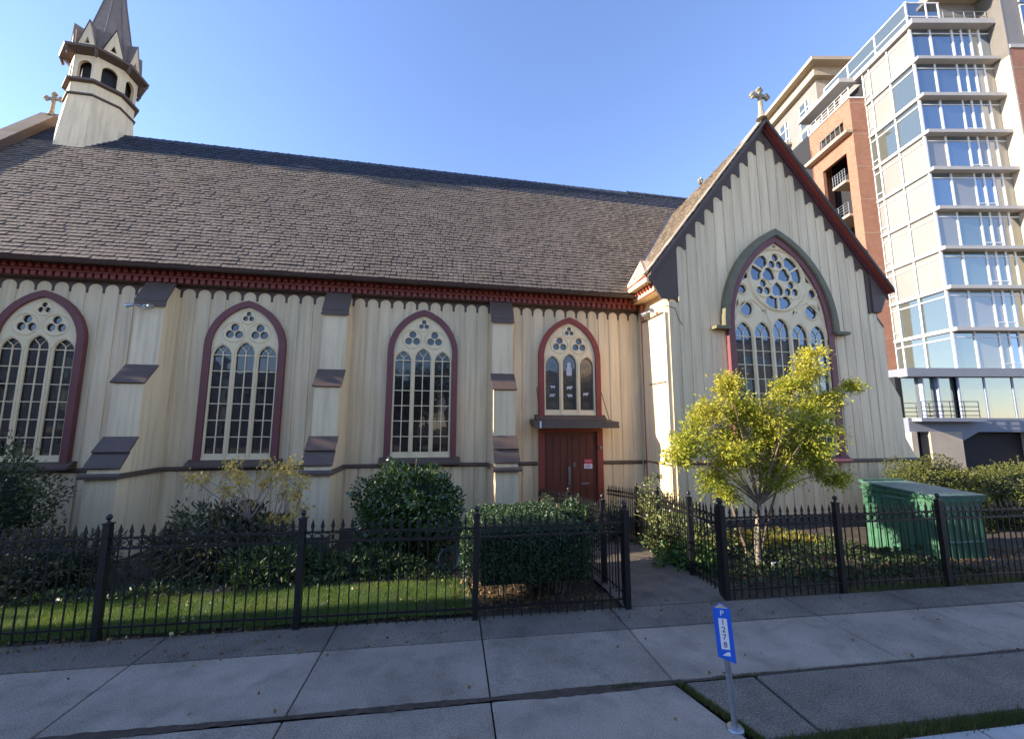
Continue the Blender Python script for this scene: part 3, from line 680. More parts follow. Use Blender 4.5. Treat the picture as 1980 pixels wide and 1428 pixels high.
def sing(s,t):
    X=oN.x+s
    ok=(-2.3<X<5.9) and t<exN*5.9
    if ok: cnt[0]+=1
    return ok and cnt[0]<=296
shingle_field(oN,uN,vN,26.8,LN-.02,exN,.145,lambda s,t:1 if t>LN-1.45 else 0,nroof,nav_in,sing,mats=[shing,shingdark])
# ridge cap
b=MB()
k=0; x=XW0-.2
while x<12.5:
    up=.05 if x>8.3 else 0; z=RZ+up; c=.012*(k%2)
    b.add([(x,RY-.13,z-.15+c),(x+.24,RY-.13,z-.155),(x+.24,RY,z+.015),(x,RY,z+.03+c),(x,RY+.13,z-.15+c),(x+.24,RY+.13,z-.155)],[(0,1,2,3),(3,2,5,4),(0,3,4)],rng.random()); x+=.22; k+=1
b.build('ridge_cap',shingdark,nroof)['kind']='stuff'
# west gable coping rising above the roof
b=MB(); b.prism([(11.2,6.5),(RY+.1,RZ+.55),(21.8,6.5),(21.8,6.2),(RY+.1,RZ-.1),(11.2,6.1)][::-1],XW0-.45,XW0+.05,'x'); part('gable_coping',b,brown,church)
b=MB(); 
for s in (1,):
    for k in range(30):
        t=k/30; y=11.2+(RY+.1-11.2)*t; z=6.5+(RZ+.55-6.5)*t
        b.obox((XW0-.48,y,z+.0),(.56,0,0),(0,.2,.27),(0,-.02,.03),rng.random())
part('coping_shingles',b,shing,church)['kind']='stuff'
# transept roof
vT=Vector((TEX,0,RTZ-TEZ)); LT=vT.length; vT.normalize(); uT=Vector((0,-1,0))
oT=Vector((RX-TEX,RY,TEZ))
uT=Vector((0,-1,KD)).normalized(); oT=Vector((RX-TEX,RY,TEZ-drop(RY)))
nT=uT.cross(vT).normalized()
def slabT(sx):
    b=MB()
    x0=RX+sx*TEX*1.0
    pts=[(RX-TEX,TEZ),(RX,RTZ)] if sx<0 else [(RX,RTZ),(RX+TEX,TEZ)]
    q=[(p[0],p[1]) for p in pts]+[(p[0],p[1]-.115) for p in pts[::-1]]
    b.prism(q[::-1],TRF,RY); b.v=[(x,y,z-drop(y)) for x,y,z in b.v]; return b
troof=part('transept_roof',slabT(-1),underl,church); troof2=part('transept_roof',slabT(1),redt,church)
def tin(s,t):
    p=oT+uT*s+vT*t
    navez=EZ+(p.y-EY)*sl
    return p.z>navez-.02 or p.y<EY
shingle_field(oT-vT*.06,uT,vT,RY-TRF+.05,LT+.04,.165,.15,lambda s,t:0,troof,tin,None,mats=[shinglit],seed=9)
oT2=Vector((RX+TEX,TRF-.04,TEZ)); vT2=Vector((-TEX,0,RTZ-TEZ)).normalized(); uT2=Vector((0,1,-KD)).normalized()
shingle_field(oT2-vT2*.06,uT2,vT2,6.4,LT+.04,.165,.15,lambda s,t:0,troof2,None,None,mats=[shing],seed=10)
# verge course along the rake
b=MB(); n_=int(LT/.2)
for k in range(n_): 
    oo=Vector((RX-TEX,TRF-.05,TEZ))+vT*(k*.2-.06)+nT*.030
    b.obox(oo+uT*-.42+nT*.02,uT*.42,vT*.19,nT*rng.uniform(.02,.03),rng.random())
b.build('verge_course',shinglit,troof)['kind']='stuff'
b=MB(); b.prism([(RX-TEX-.02,TEZ-.13),(RX,RTZ-.13),(RX,RTZ),(RX-TEX-.02,TEZ)][::1],TRF-.035,TRF-.002); part('rake_fascia',b,brown,church)
b=MB(); b.prism([(RX,RTZ-.13),(RX+TEX+.02,TEZ-.13),(RX+TEX+.02,TEZ),(RX,RTZ)][::1],TRF-.035,TRF-.002); part('rake_fascia',b,underl,church)
# valley flashing
def valley(x):
    y=EY
    for _ in range(20): y=EY+(rakez(x)-drop(y)-EZ)/sl
    return y
b=MB(); pts=[(x,valley(x),rakez(x)-drop(valley(x))) for x in (5.86,6.9,8,9,9.9)]
for i in range(len(pts)-1):
    (x0,y0,z0),(x1,y1,z1)=pts[i],pts[i+1]
    b.add([(x0-.10,y0+.02,z0+.03+.02*sl),(x0+.04,y0-.02,z0+.07),(x1+.04,y1-.02,z1+.07),(x1-.10,y1+.02,z1+.03+.02*sl)],[(0,1,2,3)])
part('valley_flashing',b,flash,church)
# crosses
def cross(name,c,h,rz=0,label=None):
    b=MB(); x,y,z=c; t=h*.055
    b.lathe([(t*2.6,0),(t*1.7,h*.08),(t*1.2,h*.2),(t,h*.4),(t,h*.55)],8,(0,0,0))
    b.box(-t*.8,t*.8,-t*.7,t*.7,h*.5,h*.86); b.box(-h*.22,h*.22,-t*.68,t*.68,h*.66,h*.66+t*1.6)
    for px,pz in ((-h*.22,h*.66+t*.8),(h*.22,h*.66+t*.8),(0,h*.88)):
        for dx,dz in ((-.8,0),(.8,0),(0,.9),(0,-.9)):
            q=MB(); q.lathe([(.02*h,-t*.9),(t*1.0,-t*.6),(t*1.0,t*.6),(.02*h,t*.9)],8); b.add([(px+dx*t+v[0],v[2],pz+dz*t+v[1]) for v in q.v],q.f)
    o=b.build(name,crossm,church,Vector(c)-CH); o.rotation_euler=(0,0,rz); return o
cross('gable_cross',(RX-.15,TRF+.0,RTZ-.05),1.12)
cross('ridge_cross',(12.4,RY,RZ+.0),1.25,R(35))
cross('ridge_cross',(XW0-.15,RY+.1,RZ+.5),1.0)
# ---- steeple
SCx,SCy=-12.62,16.55
st=empty('steeple'); st.parent=church; st.location=Vector((SCx,SCy,0))-CH
o8=R(22.5)
creamS=cream
b=MB(); b.lathe([(1.16,11.5),(1.06,12.6),(.97,13.6),(.93,14.0),(.93,14.5)],8,rot=o8); b.build('base_shaft',creamS,st)
b=MB(); b.lathe([(.95,13.93),(1.0,13.95),(1.0,14.0),(.95,14.03)],8,rot=o8); b.lathe([(.95,14.42),(1.06,14.46),(1.06,14.54),(.93,14.6)],8,rot=o8); b.build('band',brown,st)
# belfry: eight posts panels with arched openings
ap=.93*math.cos(PI/8); sw8=2*.93*math.sin(PI/8)
pan=[(-sw8/2,0),(sw8/2,0),(sw8/2,.95),(-sw8/2,.95)]
op=arch(0,.02,.52,.21,.0,7)
pm=plate('belfry_panel',[pan,op],-.05,.05,cream,0)
for k in range(8):
    a=R(45*k); o=link('belfry_panel',pm,st,((ap-.05)*math.cos(a),(ap-.05)*math.sin(a),14.58)); o.rotation_euler=(0,0,a+PI/2)
b=MB(); b.lathe([(.66,14.55),(.66,15.5)],8,rot=o8); b.build('louvre_drum',M('dark_louvre',(.03,.03,.035),.8),st)
b=MB(); b.lathe([(.93,15.50),(1.06,15.54),(1.24,15.62),(1.26,15.70),(1.12,15.78),(.95,15.86)],8,rot=o8); b.build('cornice',brown,st)
b=MB()
for k in range(8):
    a=R(45*k+22.5); b.tube([(1.12*math.cos(a),1.12*math.sin(a),15.42),(1.2*math.cos(a),1.2*math.sin(a),15.6)],.05,6)
    b.lathe([(.02,-.06),(.06,0),(.02,.06)],8,(1.12*math.cos(a),1.12*math.sin(a),15.40))
b.build('corner_pendant',brown,st)['kind']='stuff'
slate_=M('spire_shingle',(.25,.195,.155),.8,.2,5,bump=.4,bscale=20)
b=MB(); b.lathe([(.92,15.78),(.60,17.0),(.30,18.65),(.02,20.6)],8,rot=o8); sp=b.build('spire',slate_,st)
b=MB()
for k in range(8):
    a=R(45*k+22.5); b.tube([(r_*math.cos(a),r_*math.sin(a),z) for r_,z in ((.93,15.8),(.61,17.0),(.31,18.65),(.03,20.6))],.022,4)
b.build('hip_ridges',M('spire_hips',(.20,.17,.15),.7),st)
gpoly=[(-.27,0),(.27,0),(0,.98)]; gh=[(-.09,.10),(.09,.10),(0,.36)]
gm=plate('g',[gpoly,gh],-.03,.03,cream,0)
for k in range(8):
    a=R(45*k); g_=link('gablet',gm,st,(.90*math.cos(a),.90*math.sin(a),15.84)); g_.rotation_euler=(0,0,a+PI/2)
    b=MB()
    b.add([(-.31,-.05,-.02),(0,-.05,1.06),(0,.62,.98),(-.2,.12,0)],[(0,1,2,3)]); b.add([(.31,-.05,-.02),(0,-.05,1.06),(0,.62,.98),(.2,.12,0)],[(3,2,1,0)])
    b.add([(-.25,.035,0),(.25,.035,0),(0,.035,.9)],[(0,1,2)])
    q=b.build('gablet_roof',slate_,g_)
    q2=MB(); q2.prism([(-.10,.09),(.10,.09),(0,.37)],.031,.034); q2.build('trefoil_opening',M('dark_opening',(.05,.02,.025),.8) if k==0 else bpy.data.materials['dark_opening'],g_)

# ------------------------------------------------------------ wall fittings (own things)
def floodlight(loc,rz,label):
    r_=empty('floodlight',loc,rz); tag(r_,label,'floodlight','floodlights under the church eaves')
    b=MB(); b.lathe([(.05,0),(.05,.03)],10); b.v=[(x,-z,y) for x,y,z in b.v]; b.build('wall_plate',metal,r_)
    for s in (-1,1):
        b=MB(); b.tube([(0,-.03,0),(s*.10,-.10,.02),(s*.16,-.15,.0)],.012,6)
        d=Vector((s*.7,-.5,-.3)).normalized(); p=Vector((s*.16,-.15,0))
        b.tube([p-d*.02,p,p+d*.10,p+d*.15],[.02,.035,.05,.065],10); b.build('lamp_head',metal,r_)
    return r_
floodlight((-7.12,11.36,5.30),0,'twin grey floodlight on the top of the leftmost visible buttress')
floodlight((TX0-.12,10.9,5.78),-PI/2,'twin floodlight on the sunlit white side wall beside the transept gable')
b=MB(); b.tube([(6.30,10.85,5.82),(6.42,10.33,5.80),(6.66,10.31,5.74),(6.74,10.31,5.45),(6.86,10.31,5.25)],.008,5); tag(b.build('cable',iron),'thin black cable looping from the side floodlight onto the transept gable','cable')
b=MB(); b.box(-.15,.15,-.012,0,-.07,.07); o=b.build('wall_plaque',M('bronze',(.20,.16,.10),.5,metal=.4),None,(TX0-.131,10.94,1.0)); o.rotation_euler=(0,0,-PI/2); tag(o,'small rectangular bronze plaque low on the sunlit white side wall','plaque')
r_=empty('notice',(4.56,YN-.0885,1.28)); tag(r_,'red and white paper notice on the right door leaf','notice')
b=MB(); b.box(-.13,.13,-.004,0,-.14,.14); b.build('sheet',white,r_)
b=MB(); b.box(-.13,.13,-.0065,-.0045,-.0,.14); b.build('red_header',redp,r_)
b=MB()
for k,z in enumerate((-.03,-.055,-.08,-.105)): b.box(-.10,.10-(.03*(k%2)),-.0055,-.0042,z-.005,z+.005)
b.build('print_lines',redp,r_)
me=text_mesh('NOTICE',.055,white); o=link('header_text',me,r_,(0,-.008,.075))

# ------------------------------------------------------------ fences
def picket_mesh():
    b=MB(); s=.0065
    b.box(-s,s,-s,s,0,1.15)
    z=1.15
    b.add([(-s*1.9,-s*.8,z),(s*1.9,-s*.8,z),(s*1.9,s*.8,z),(-s*1.9,s*.8,z),(-.024,-s*.7,z+.03),(.024,-s*.7,z+.03),(.024,s*.7,z+.03),(-.024,s*.7,z+.03),(0,0,z+.125)],
          [(0,3,2,1),(0,1,5,4),(1,2,6,5),(2,3,7,6),(3,0,4,7),(4,5,8),(5,6,8),(6,7,8),(7,4,8)])
    b.box(-.014,.014,-.014,.014,z-.025,z-.008)
    return b.mesh('picket',iron)
PK=picket_mesh()
b=MB(); 
nseg=14
for k in range(nseg):
    t0,t1=2*PI*k/nseg,2*PI*(k+1)/nseg; ro,ri=.050,.040
    P4=[(ro*math.cos(t0),ro*math.sin(t0)),(ro*math.cos(t1),ro*math.sin(t1)),(ri*math.cos(t1),ri*math.sin(t1)),(ri*math.cos(t0),ri*math.sin(t0))]
    b.add([(x,-.005,z) for x,z in P4]+[(x,.005,z) for x,z in P4],[(0,1,2,3)[::1],(7,6,5,4),(0,4,5,1),(2,6,7,3)])
RG=b.mesh('ring',iron)
b=MB(); s=.036
b.box(-s,s,-s,s,-.1,1.27); b.box(-s*1.25,s*1.25,-s*1.25,s*1.25,1.27,1.285); b.lathe([(s*.9,1.285),(s*.4,1.30),(.012,1.312),(.026,1.325),(.034,1.345),(.03,1.365),(.015,1.38),(.003,1.385)],10)
b.box(-s*1.2,s*1.2,-s*1.2,s*1.2,1.12,1.135)
PO=b.mesh('post',iron)
def fence(label,pts,spacing=.12,rings=True,group='black iron fence runs round the church garden',posts=None,zoff=lambda x,y:0,end=True):
    f=empty('iron_fence',pts[0][:2]+(0,)); tag(f,label,'fence',group); o0=Vector(pts[0][:2]+(0,))
    for i in range(len(pts)-1):
        a=Vector(pts[i][:2]+(0,)); c=Vector(pts[i+1][:2]+(0,)); L=(c-a).length; d=(c-a)/L; ang=math.atan2(d.y,d.x)
        za=zoff(a.x,a.y); zc=zoff(c.x,c.y); rings_=rings if not isinstance(rings,list) else rings[i]
        link('post',PO,f,a-o0+Vector((0,0,za)),(rng.gauss(0,.006),rng.gauss(0,.006),ang))
        rl=[.13,.99,1.11]
        for h in rl:
            b=MB(); t=.011; A=a-o0+Vector((0,0,za+h)); B=c-o0+Vector((0,0,zc+h)); nn=Vector((-d.y,d.x,0))
            b.obox(A-nn*t-Vector((0,0,t)),B-A,nn*2*t,Vector((0,0,2*t))); b.build('rail',iron,f)
        n=max(1,round(L/spacing)); st_=L/n
        for k in range(1,n):
            p=a+d*st_*k; zz=za+(zc-za)*k/n
            link('picket',PK,f,p-o0+Vector((0,0,zz)),(rng.gauss(0,.004),rng.gauss(0,.004),ang))
        if rings_:
            for k in range(0,n):
                p=a+d*st_*(k+.5); zz=za+(zc-za)*(k+.5)/n
                link('ring',RG,f,p-o0+Vector((0,0,zz+1.05)),(0,0,ang))
    if end:
        link('post',PO,f,Vector(pts[-1][:2]+(0,))-o0+Vector((0,0,zoff(*pts[-1][:2]))),(0,0,ang))
    return f
fence('long black iron fence in front of the lawn, left of the clipped hedge',[(-8.0,5.97),(-5.85,5.90),(-3.73,5.82),(-1.57,5.70),(.55,5.55)],end=False)
fence('short black iron fence panel right in front of the clipped hedge, ending at the gateway',[(.57,5.55),(2.62,5.49)],rings=False)
fence('black iron fence down the left side of the path to the church door',[(2.66,5.62),(2.72,6.50),(2.84,8.6),(2.98,11.75)],zoff=lambda x,y:gz(x,y)+.0,end=False,rings=True)
fence('black iron fence down the right side of the path, with roses on it',[(4.16,5.60),(4.30,6.55),(4.72,8.3),(5.02,9.84),(5.06,11.75)],zoff=lambda x,y:gz(x,y)+.0,end=False)
fence('long black iron fence in front of the yellow green tree and green bin',[(4.13,5.50),(6.02,5.43),(7.87,5.35),(9.75,5.27),(11.7,5.19),(13.6,5.11),(15.5,5.03),(17.5,4.95)],zoff=lambda x,y:0)

# ------------------------------------------------------------ parking sign
ps=empty('parking_sign',(2.47,3.29,0)); ps.rotation_euler=(R(2.6),R(-3.4),R(-32)); tag(ps,'leaning blue three sided parking number post reading 1278 at the kerb','sign')
b=MB(); b.lathe([(.068,-.02),(.068,.008),(.058,.018),(.03,.022)],20); b.build('base_flange',metal,ps)
b=MB(); b.tube([(0,0,.0),(0,0,.6)],.024,12); b.build('pole',metal,ps)
tri3=[(-.066,-.035),(.066,-.035),(0,.08)]
b=MB(); q0=[(p[0],p[1],.55) for p in tri3]; q1=[(p[0],p[1],.945) for p in tri3]; q0[1]=(.066,-.035,.52); q0[0]=(-.066,-.035,.56)
b.add(q0+q1,[(0,1,4,3),(1,2,5,4),(2,0,3,5),(2,1,0)]); hd=b.build('sign_head',blue,ps)
b=MB(); b.add([(p[0]*.92,p[1]*.92+.001,.938) for p in tri3],[(0,1,2)]); b.build('wood_core',wood,ps)
b=MB(); b.box(-.032,.032,-.0375,-.0355,.625,.865); b.build('number_panel',white,ps)
for i,ch in enumerate('1278'): link('digit',text_mesh(ch,.062,black),ps,(0,-.0385,.837-i*.059))
link('letter',text_mesh('P',.06,white),ps,(0,-.0365,.905))
b=MB(); b.prism([(-.03,.575),(.03,.575),(.03,.605),(.01,.605)],-.0372,-.0355); b.build('arrow_mark',white,ps)

# ------------------------------------------------------------ dumpster
dp=empty('dumpster',(9.4,6.45,-.28),R(-3)); tag(dp,'large green metal dumpster with sloping lid behind the right fence','dumpster')
DW,DL,DH=1.06,1.42,1.43
b=MB(); b.prism([(0,0),(DL,0),(DL,DH+.02),(0,DH-.06)],0,DW,'x'); bd=b.build('body',green,dp)
b=MB()
for k in range(9): yy=.08+k*(DL-.2)/8; b.box(-.02,0,yy,yy+.05,.12,DH-.24)
for k in range(7): xx=.08+k*(DW-.2)/6; b.box(xx,xx+.045,-.02,0,.12,DH-.34)
b.build('ribs',green,dp)
b=MB(); b.box(-.04,DW+.04,-.035,0,DH-.16,DH-.06); b.box(-.045,0,0,DL+.02,DH-.10,DH-.05); b.build('rim',green,dp)
for x0,x1 in ((-.03,DW*.5-.01),(DW*.5+.01,DW+.03)):
    b=MB(); b.obox((x0,-.06,DH-.055),(x1-x0,0,0),(0,DL+.05,.085),(0,-.002,.03)); b.build('lid',greend,dp)
b=MB(); b.box(-.026,-.021,DL*.35,DL*.62,DH-.20,DH-.16); b.box(DW*.1,DW*.35,-.026,-.021,DH-.3,DH-.22); b.build('worn_label',greend,dp)
b=MB()
for yy in (.12,DL-.2): b.box(-.09,-.02,yy,yy+.08,DH-.36,DH-.24)
b.build('lift_pockets',green,dp)['kind']='stuff'
b=MB(); b.tube([(DW*.15,-.05,.55),(DW*.85,-.05,.55)],.015,6); b.build('grab_bar',greend,dp)
b=MB(); b.box(.0,DW,DL-.05,DL+.06,DH+.03,DH+.09); b.build('lid_hinge',green,dp)
# small white plant tag, hose
b=MB()
for k in range(3): b.box(-.075+k*.055,-.03+k*.055,-.01,.01,0,.035)
tag(b.build('plant_marker',white,None,(6.13,6.80,-.05)),'small white three part marker on the ground beside the tree trunk','marker')
b=MB()
for j in range(4):
    rr=.19-.012*j; b.tube([(rr*math.cos(2*PI*k/20),.02*j-.05,rr*math.sin(2*PI*k/20)) for k in range(21)],.011,5,cap=False)
o=b.build('garden_hose',M('hose',(.03,.06,.055),.5),None,(.33,7.95,-.0)); o.rotation_euler=(R(-25),0,0); tag(o,'coiled dark green garden hose left of the clipped hedge','hose')

# ------------------------------------------------------------ plants
def limb(b,p,q,r0,r1,bend=.12,n=4,seg=6):
    p,q=Vector(p),Vector(q); L=(q-p).length
    off=Vector((rng.gauss(0,1),rng.gauss(0,1),rng.gauss(0,.5)))*bend*L*.5
    pts=[p+(q-p)*(k/n)+off*math.sin(PI*k/n)*.6+Vector((0,0,.08*L*math.sin(PI*k/n))) for k in range(n+1)]
    b.tube(pts,[r0+(r1-r0)*k/n for k in range(n+1)],seg); return pts
# garden tree
tree=empty('garden_tree',(5.93,7.0,-.12)); tag(tree,'small yellow green leafy tree in front of the great transept window','tree')
T0=Vector((5.93,7.0,-.12))
clumps=[(4.64,2.07,.40),(5.44,2.62,.58),(5.40,3.2,.34),(6.35,2.62,.68),(5.94,1.97,.68),(7.1,3.08,.42),(7.65,3.55,.42),(8.05,3.0,.42),(7.20,2.36,.62),(7.66,1.68,.42),(6.47,1.55,.55),(5.13,1.45,.42),(4.30,1.86,.24),(5.6,1.15,.26),(8.0,1.40,.26),(6.9,1.75,.45),(8.6,3.25,.16),(7.5,2.75,.42),(7.35,3.3,.35),(7.9,3.95,.22),(6.7,2.15,.6),(6.0,2.75,.42),(5.0,2.25,.42),(5.3,1.9,.45),(7.3,1.95,.45)]
b=MB(); fork=Vector((6.06,7.0,.95)); mid=Vector((5.98,7.0,.5))
b.tube([T0-Vector((0,0,.1)),T0+Vector((0,0,.06)),T0+Vector((.02,0,.3)),mid,fork],[.085,.062,.052,.046,.042],10); smooth(b.build('trunk',bark,tree,-T0))
b=MB(); b.tube([T0+Vector((-.05,.05,-.05)),T0+Vector((-.22,.1,.5)),Vector((5.55,7.15,1.1)),Vector((5.2,7.2,1.6))],[.03,.026,.02,.012],7)
b.tube([T0+Vector((.05,.05,-.05)),T0+Vector((.30,.1,.6)),Vector((6.6,7.15,1.2)),Vector((7.1,7.2,1.7))],[.03,.026,.02,.012],7)
LP=[];LD=[];LS=[]
def twigs(b,c,r,depth_r,n):
    for i in range(n):
        d=nr.normal(size=3); d/=np.linalg.norm(d); q=np.array(c)+d*np.array([r,depth_r,r*.85])*nr.uniform(.6,1.05)
        s=np.array(c)+nr.normal(size=3)*r*.15
        pts=limb(b,s,q,.006,.002,.2,3,4)
        m_=int(40*nr.uniform(.7,1.3))
        for j in range(m_):
            t=nr.random()**.7; p=np.array(Vector(s).lerp(Vector(q),t))+nr.normal(size=3)*.055
            LP.append(p); dd=(q-s)/np.linalg.norm(q-s)+nr.normal(size=3)*.7+np.array([0,0,-.15]); LD.append(dd); LS.append(nr.uniform(.045,.088))
for (x,z,r_) in clumps:
    y=7.05+rng.uniform(-.35,.35); e=Vector((x,y,z))
    limb(b,fork if z>1.3 else mid.lerp(fork,.6),e,.018,.006,.15,5,6)
    twigs(b,(x,y,z),r_,max(.3,r_*.9),int(12+105*r_*r_))
b.build('limbs',twig,tree,-T0)
tl=leafmat('tree_leaf',(.18,.28,.02),(.66,.56,.07),.5,.5)
LP=np.array(LP);LD=np.array(LD)
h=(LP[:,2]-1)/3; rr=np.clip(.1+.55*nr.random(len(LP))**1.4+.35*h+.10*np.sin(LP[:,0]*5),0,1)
o=leafmesh('crown',LP-np.array(T0),LD,np.array(LS),tl,.42,tree,rnd=rr)
# yellow sparse shrub
sh=empty('yellow_shrub',(-2.95,8.6,-.27)); tag(sh,'sparse shrub with bare pale stems and yellow autumn leaves below the second window','shrub'); T1=Vector((-2.95,8.6,-.27))
b=MB(); LP=[];LD=[];LS=[]
cl=[(-3.78,1.58,.10),(-3.66,1.67,.08),(-4.03,1.44,.07),(-4.28,1.49,.06),(-3.08,1.61,.12),(-2.59,1.65,.12),(-2.39,1.36,.09),(-3.37,1.38,.10),(-2.74,1.18,.12),(-3.71,1.2,.08),(-2.4,.84,.09),(-2.83,.7,.07),(-3.42,.87,.07),(-3.8,1.25,.05),(-2.62,.71,.07),(-3.2,1.3,.08),(-2.9,1.45,.1),(-2.5,1.1,.08),(-3.5,1.5,.07),(-2.7,1.55,.1)]
stems=[Vector((-3.05,8.6,.45)),Vector((-2.62,8.65,.5)),Vector((-2.85,8.5,.6)),Vector((-3.3,8.6,.7))]
for s in stems: limb(b,T1+Vector((rng.gauss(0,.08),0,0)),s,.02,.014,.1,4,6)
for (x,z,r_) in cl:
    y=8.6+rng.uniform(-.25,.25); s=min(stems,key=lambda q:(q-Vector((x,8.6,z))).length)
    limb(b,s,(x,y,z),.012,.004,.25,5,5)
    for i in range(3): limb(b,Vector((x,y,z))-Vector((rng.gauss(0,.15),0,.2)),(x+rng.gauss(0,.12),y+rng.gauss(0,.1),z+rng.gauss(.02,.1)),.005,.002,.2,3,4)
    n=int(60*r_/.08*.9)
    p=np.array([x,y,z])+nr.normal(size=(n,3))*r_*.85; LP+=list(p); LD+=list(nr.normal(size=(n,3))+np.array([0,0,.1])); LS+=list(nr.uniform(.045,.085,n))
b.build('stems',twigp,sh,-T1)
leafmesh('leaves',np.array(LP)-np.array(T1),np.array(LD),np.array(LS),leafmat('yellow_leaf',(.50,.36,.06),(.80,.62,.20),.45),.75,sh)
def bush(name,label,cat,c,rad,n,size,mat,lump=.16,power=2.0,seed=1,aspect=.45,cs=.74,shell=.35,out=.6,up=.15,dark=True,extra=None,group=None):
    base=(c[0],c[1],gz(c[0],c[1])); e=empty(name,base); tag(e,label,cat,group)
    Pn,nd,r_=blobpts(c,rad,n,lump,shell,power,seed); keep=Pn[:,2]>base[2]+.03
    if extra is not None: keep&=extra(Pn)
    Pn=Pn[keep];nd=nd[keep]
    D=nd*out+nr.normal(size=Pn.shape)*.6+np.array([0,0,up])
    # leaf blades lie roughly along the surface of the bush
    side=np.cross(nd,nr.normal(size=Pn.shape))+nr.normal(size=Pn.shape)*.4
    leafmesh('foliage',Pn-np.array(base),D,nr.uniform(size*.7,size*1.3,len(Pn)),mat,aspect,e,side=side)
    # stray shoots that break the outline
    EP=[];ED=[]; sb=MB()
    for k in range(int(16+10*rad[0])):
        d=nr.normal(size=3); d[2]=abs(d[2])*.8; d/=np.linalg.norm(d); p0=np.array(c)+d*np.array(rad)*.8-np.array(base); p1=np.array(c)+d*np.array(rad)*nr.uniform(1.06,1.28)+nr.normal(size=3)*.05+np.array([0,0,.05])-np.array(base)
        sb.tube([p0,(p0+p1)/2+nr.normal(size=3)*.015,p1],[.005,.004,.002],4)
        for q in range(int(5*.09/size)+3): t=nr.uniform(.3,1); EP.append(p0+(p1-p0)*t); ED.append(d*.6+nr.normal(size=3)*.6)
    sh_=leafmesh('shoots',np.array(EP),np.array(ED),nr.uniform(size*.6,size*1.1,len(EP)),mat,aspect,e); sh_['kind']='stuff'; sb.build('shoot_twigs',twig,e)['kind']='stuff'
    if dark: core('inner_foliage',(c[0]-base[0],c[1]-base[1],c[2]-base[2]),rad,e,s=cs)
    b=MB()
    for k in range(7):
        a=rng.uniform(0,2*PI); q=(c[0]-base[0]+rad[0]*.6*math.cos(a),rad[1]*.6*math.sin(a)+c[1]-base[1],c[2]-base[2]); limb(b,(rad[0]*.2*math.cos(a),rad[1]*.2*math.sin(a),-.05),q,.016,.008,.1,3,5)
    b.build('stems',twig,e); return e
camm=leafmat('camellia_leaf',(.026,.06,.012),(.075,.13,.03),.12,.22,.7)
bush('camellia_bush','glossy dark green rounded camellia bush below the third window','shrub',(-.42,9.0,.62),(1.02,.9,.98),9000,.10,camm,.16,2.4,2,.5)
bush('evergreen_bush','big dark green evergreen bush at the left edge before the first window','shrub',(-8.6,9.3,.72),(1.65,1.2,1.28),11000,.085,leafmat('left_bush_leaf',(.035,.05,.016),(.09,.105,.035),.15,.5),.14,2.4,4,.4)
rh=leafmat('rhododendron_leaf',(.05,.06,.025),(.14,.12,.055),.15,.45)
bush('rhododendron','low olive green rhododendron left of the yellow shrub','shrub',(-3.75,8.8,.16),(1.05,.8,.72),4200,.13,rh,.16,2.2,6,.32)
bush('low_bush','small grey green bush behind the left fence post','shrub',(-6.2,8.3,.12),(.9,.6,.5),3200,.09,rh,.2,2.2,8,.35)
bush('fern_clump','dark leafy clump under the yellow shrub','shrub',(-2.6,8.0,-.02),(.75,.45,.35),2200,.12,leafmat('fern_leaf',(.03,.06,.016),(.08,.12,.03),.2,.5),.2,2.2,12,.3)
bush('border_plants','low dark leafy plants at the foot of the camellia bush','shrub',(-1.1,8.0,-.08),(.8,.4,.26),1500,.13,bpy.data.materials['fern_leaf'],.25,2.2,14,.3)
# clipped hedge
he=empty('clipped_hedge',(1.5,6.6,-.05)); tag(he,'dense clipped round topped green hedge beside the gateway','hedge'); hb=np.array([1.5,6.6,-.05])
Pn,nd,r_=blobpts((1.45,6.78,.47),(.95,.98,.58),30000,.03,.16,4.5,21)
k_=Pn[:,2]>.16+.25*nr.random(len(Pn)); Pn=Pn[k_]; nd=nd[k_]
Pn[:,2]-=.12*np.clip(Pn[:,0]-1.6,0,2)**2
hm=leafmat('hedge_leaf',(.016,.042,.012),(.05,.095,.03),.15,.45)
leafmesh('foliage',Pn-hb,nd*.5+nr.normal(size=Pn.shape)*.7,nr.uniform(.025,.05,len(Pn)),hm,.6,he,side=np.cross(nd,nr.normal(size=Pn.shape))+nr.normal(size=Pn.shape)*.5)
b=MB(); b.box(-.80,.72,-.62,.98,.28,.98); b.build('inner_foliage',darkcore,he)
b=MB()
for k in range(46): x=rng.uniform(-.75,.75);y=rng.uniform(-.7,.8); limb(b,(x*.8,y*.8,-.02),(x,y,.45),.010,.006,.2,3,5)
b.build('stems',twig,he)
# roses and plants round the path
ro=leafmat('rose_leaf',(.05,.10,.02),(.30,.30,.10),.35,.5)
def roses(name,label,c,rad,n,size,seed,flowers=12,g=None):
    e=bush(name,label,'shrub',c,rad,n,size,ro,.3,2.0,seed,.55,.4,.75,.3,group=g)
    b=MB(); base=Vector(e.location)
    for k in range(flowers):
        d=nr.normal(size=3); d/=np.linalg.norm(d); p=np.array(c)+d*np.array(rad)*.98
        if p[2]<base.z+.2: continue
        q=Vector(p)-base
        for j in range(4): b.lathe([(.006,-.008),(.022,0),(.014,.014),(.003,.018)],7,(q.x+rng.gauss(0,.012),q.y+rng.gauss(0,.012),q.z+rng.gauss(0,.01)),rot=rng.random())
    if b.v: b.build('flowers',M('rose_petal',(.62,.56,.50),.6) if 'rose_petal' not in bpy.data.materials else bpy.data.materials['rose_petal'],e)['kind']='stuff'
    return e
roses('rose_bush','pale flowering rose bush leaning on the right path fence',(4.95,8.0,.28),(.48,.95,.62),3600,.065,31,14)
roses('climbing_rose','tall thin climbing rose at the foot of the sunlit white wall',(5.35,9.6,.35),(.40,.6,.72),1900,.06,33,10)
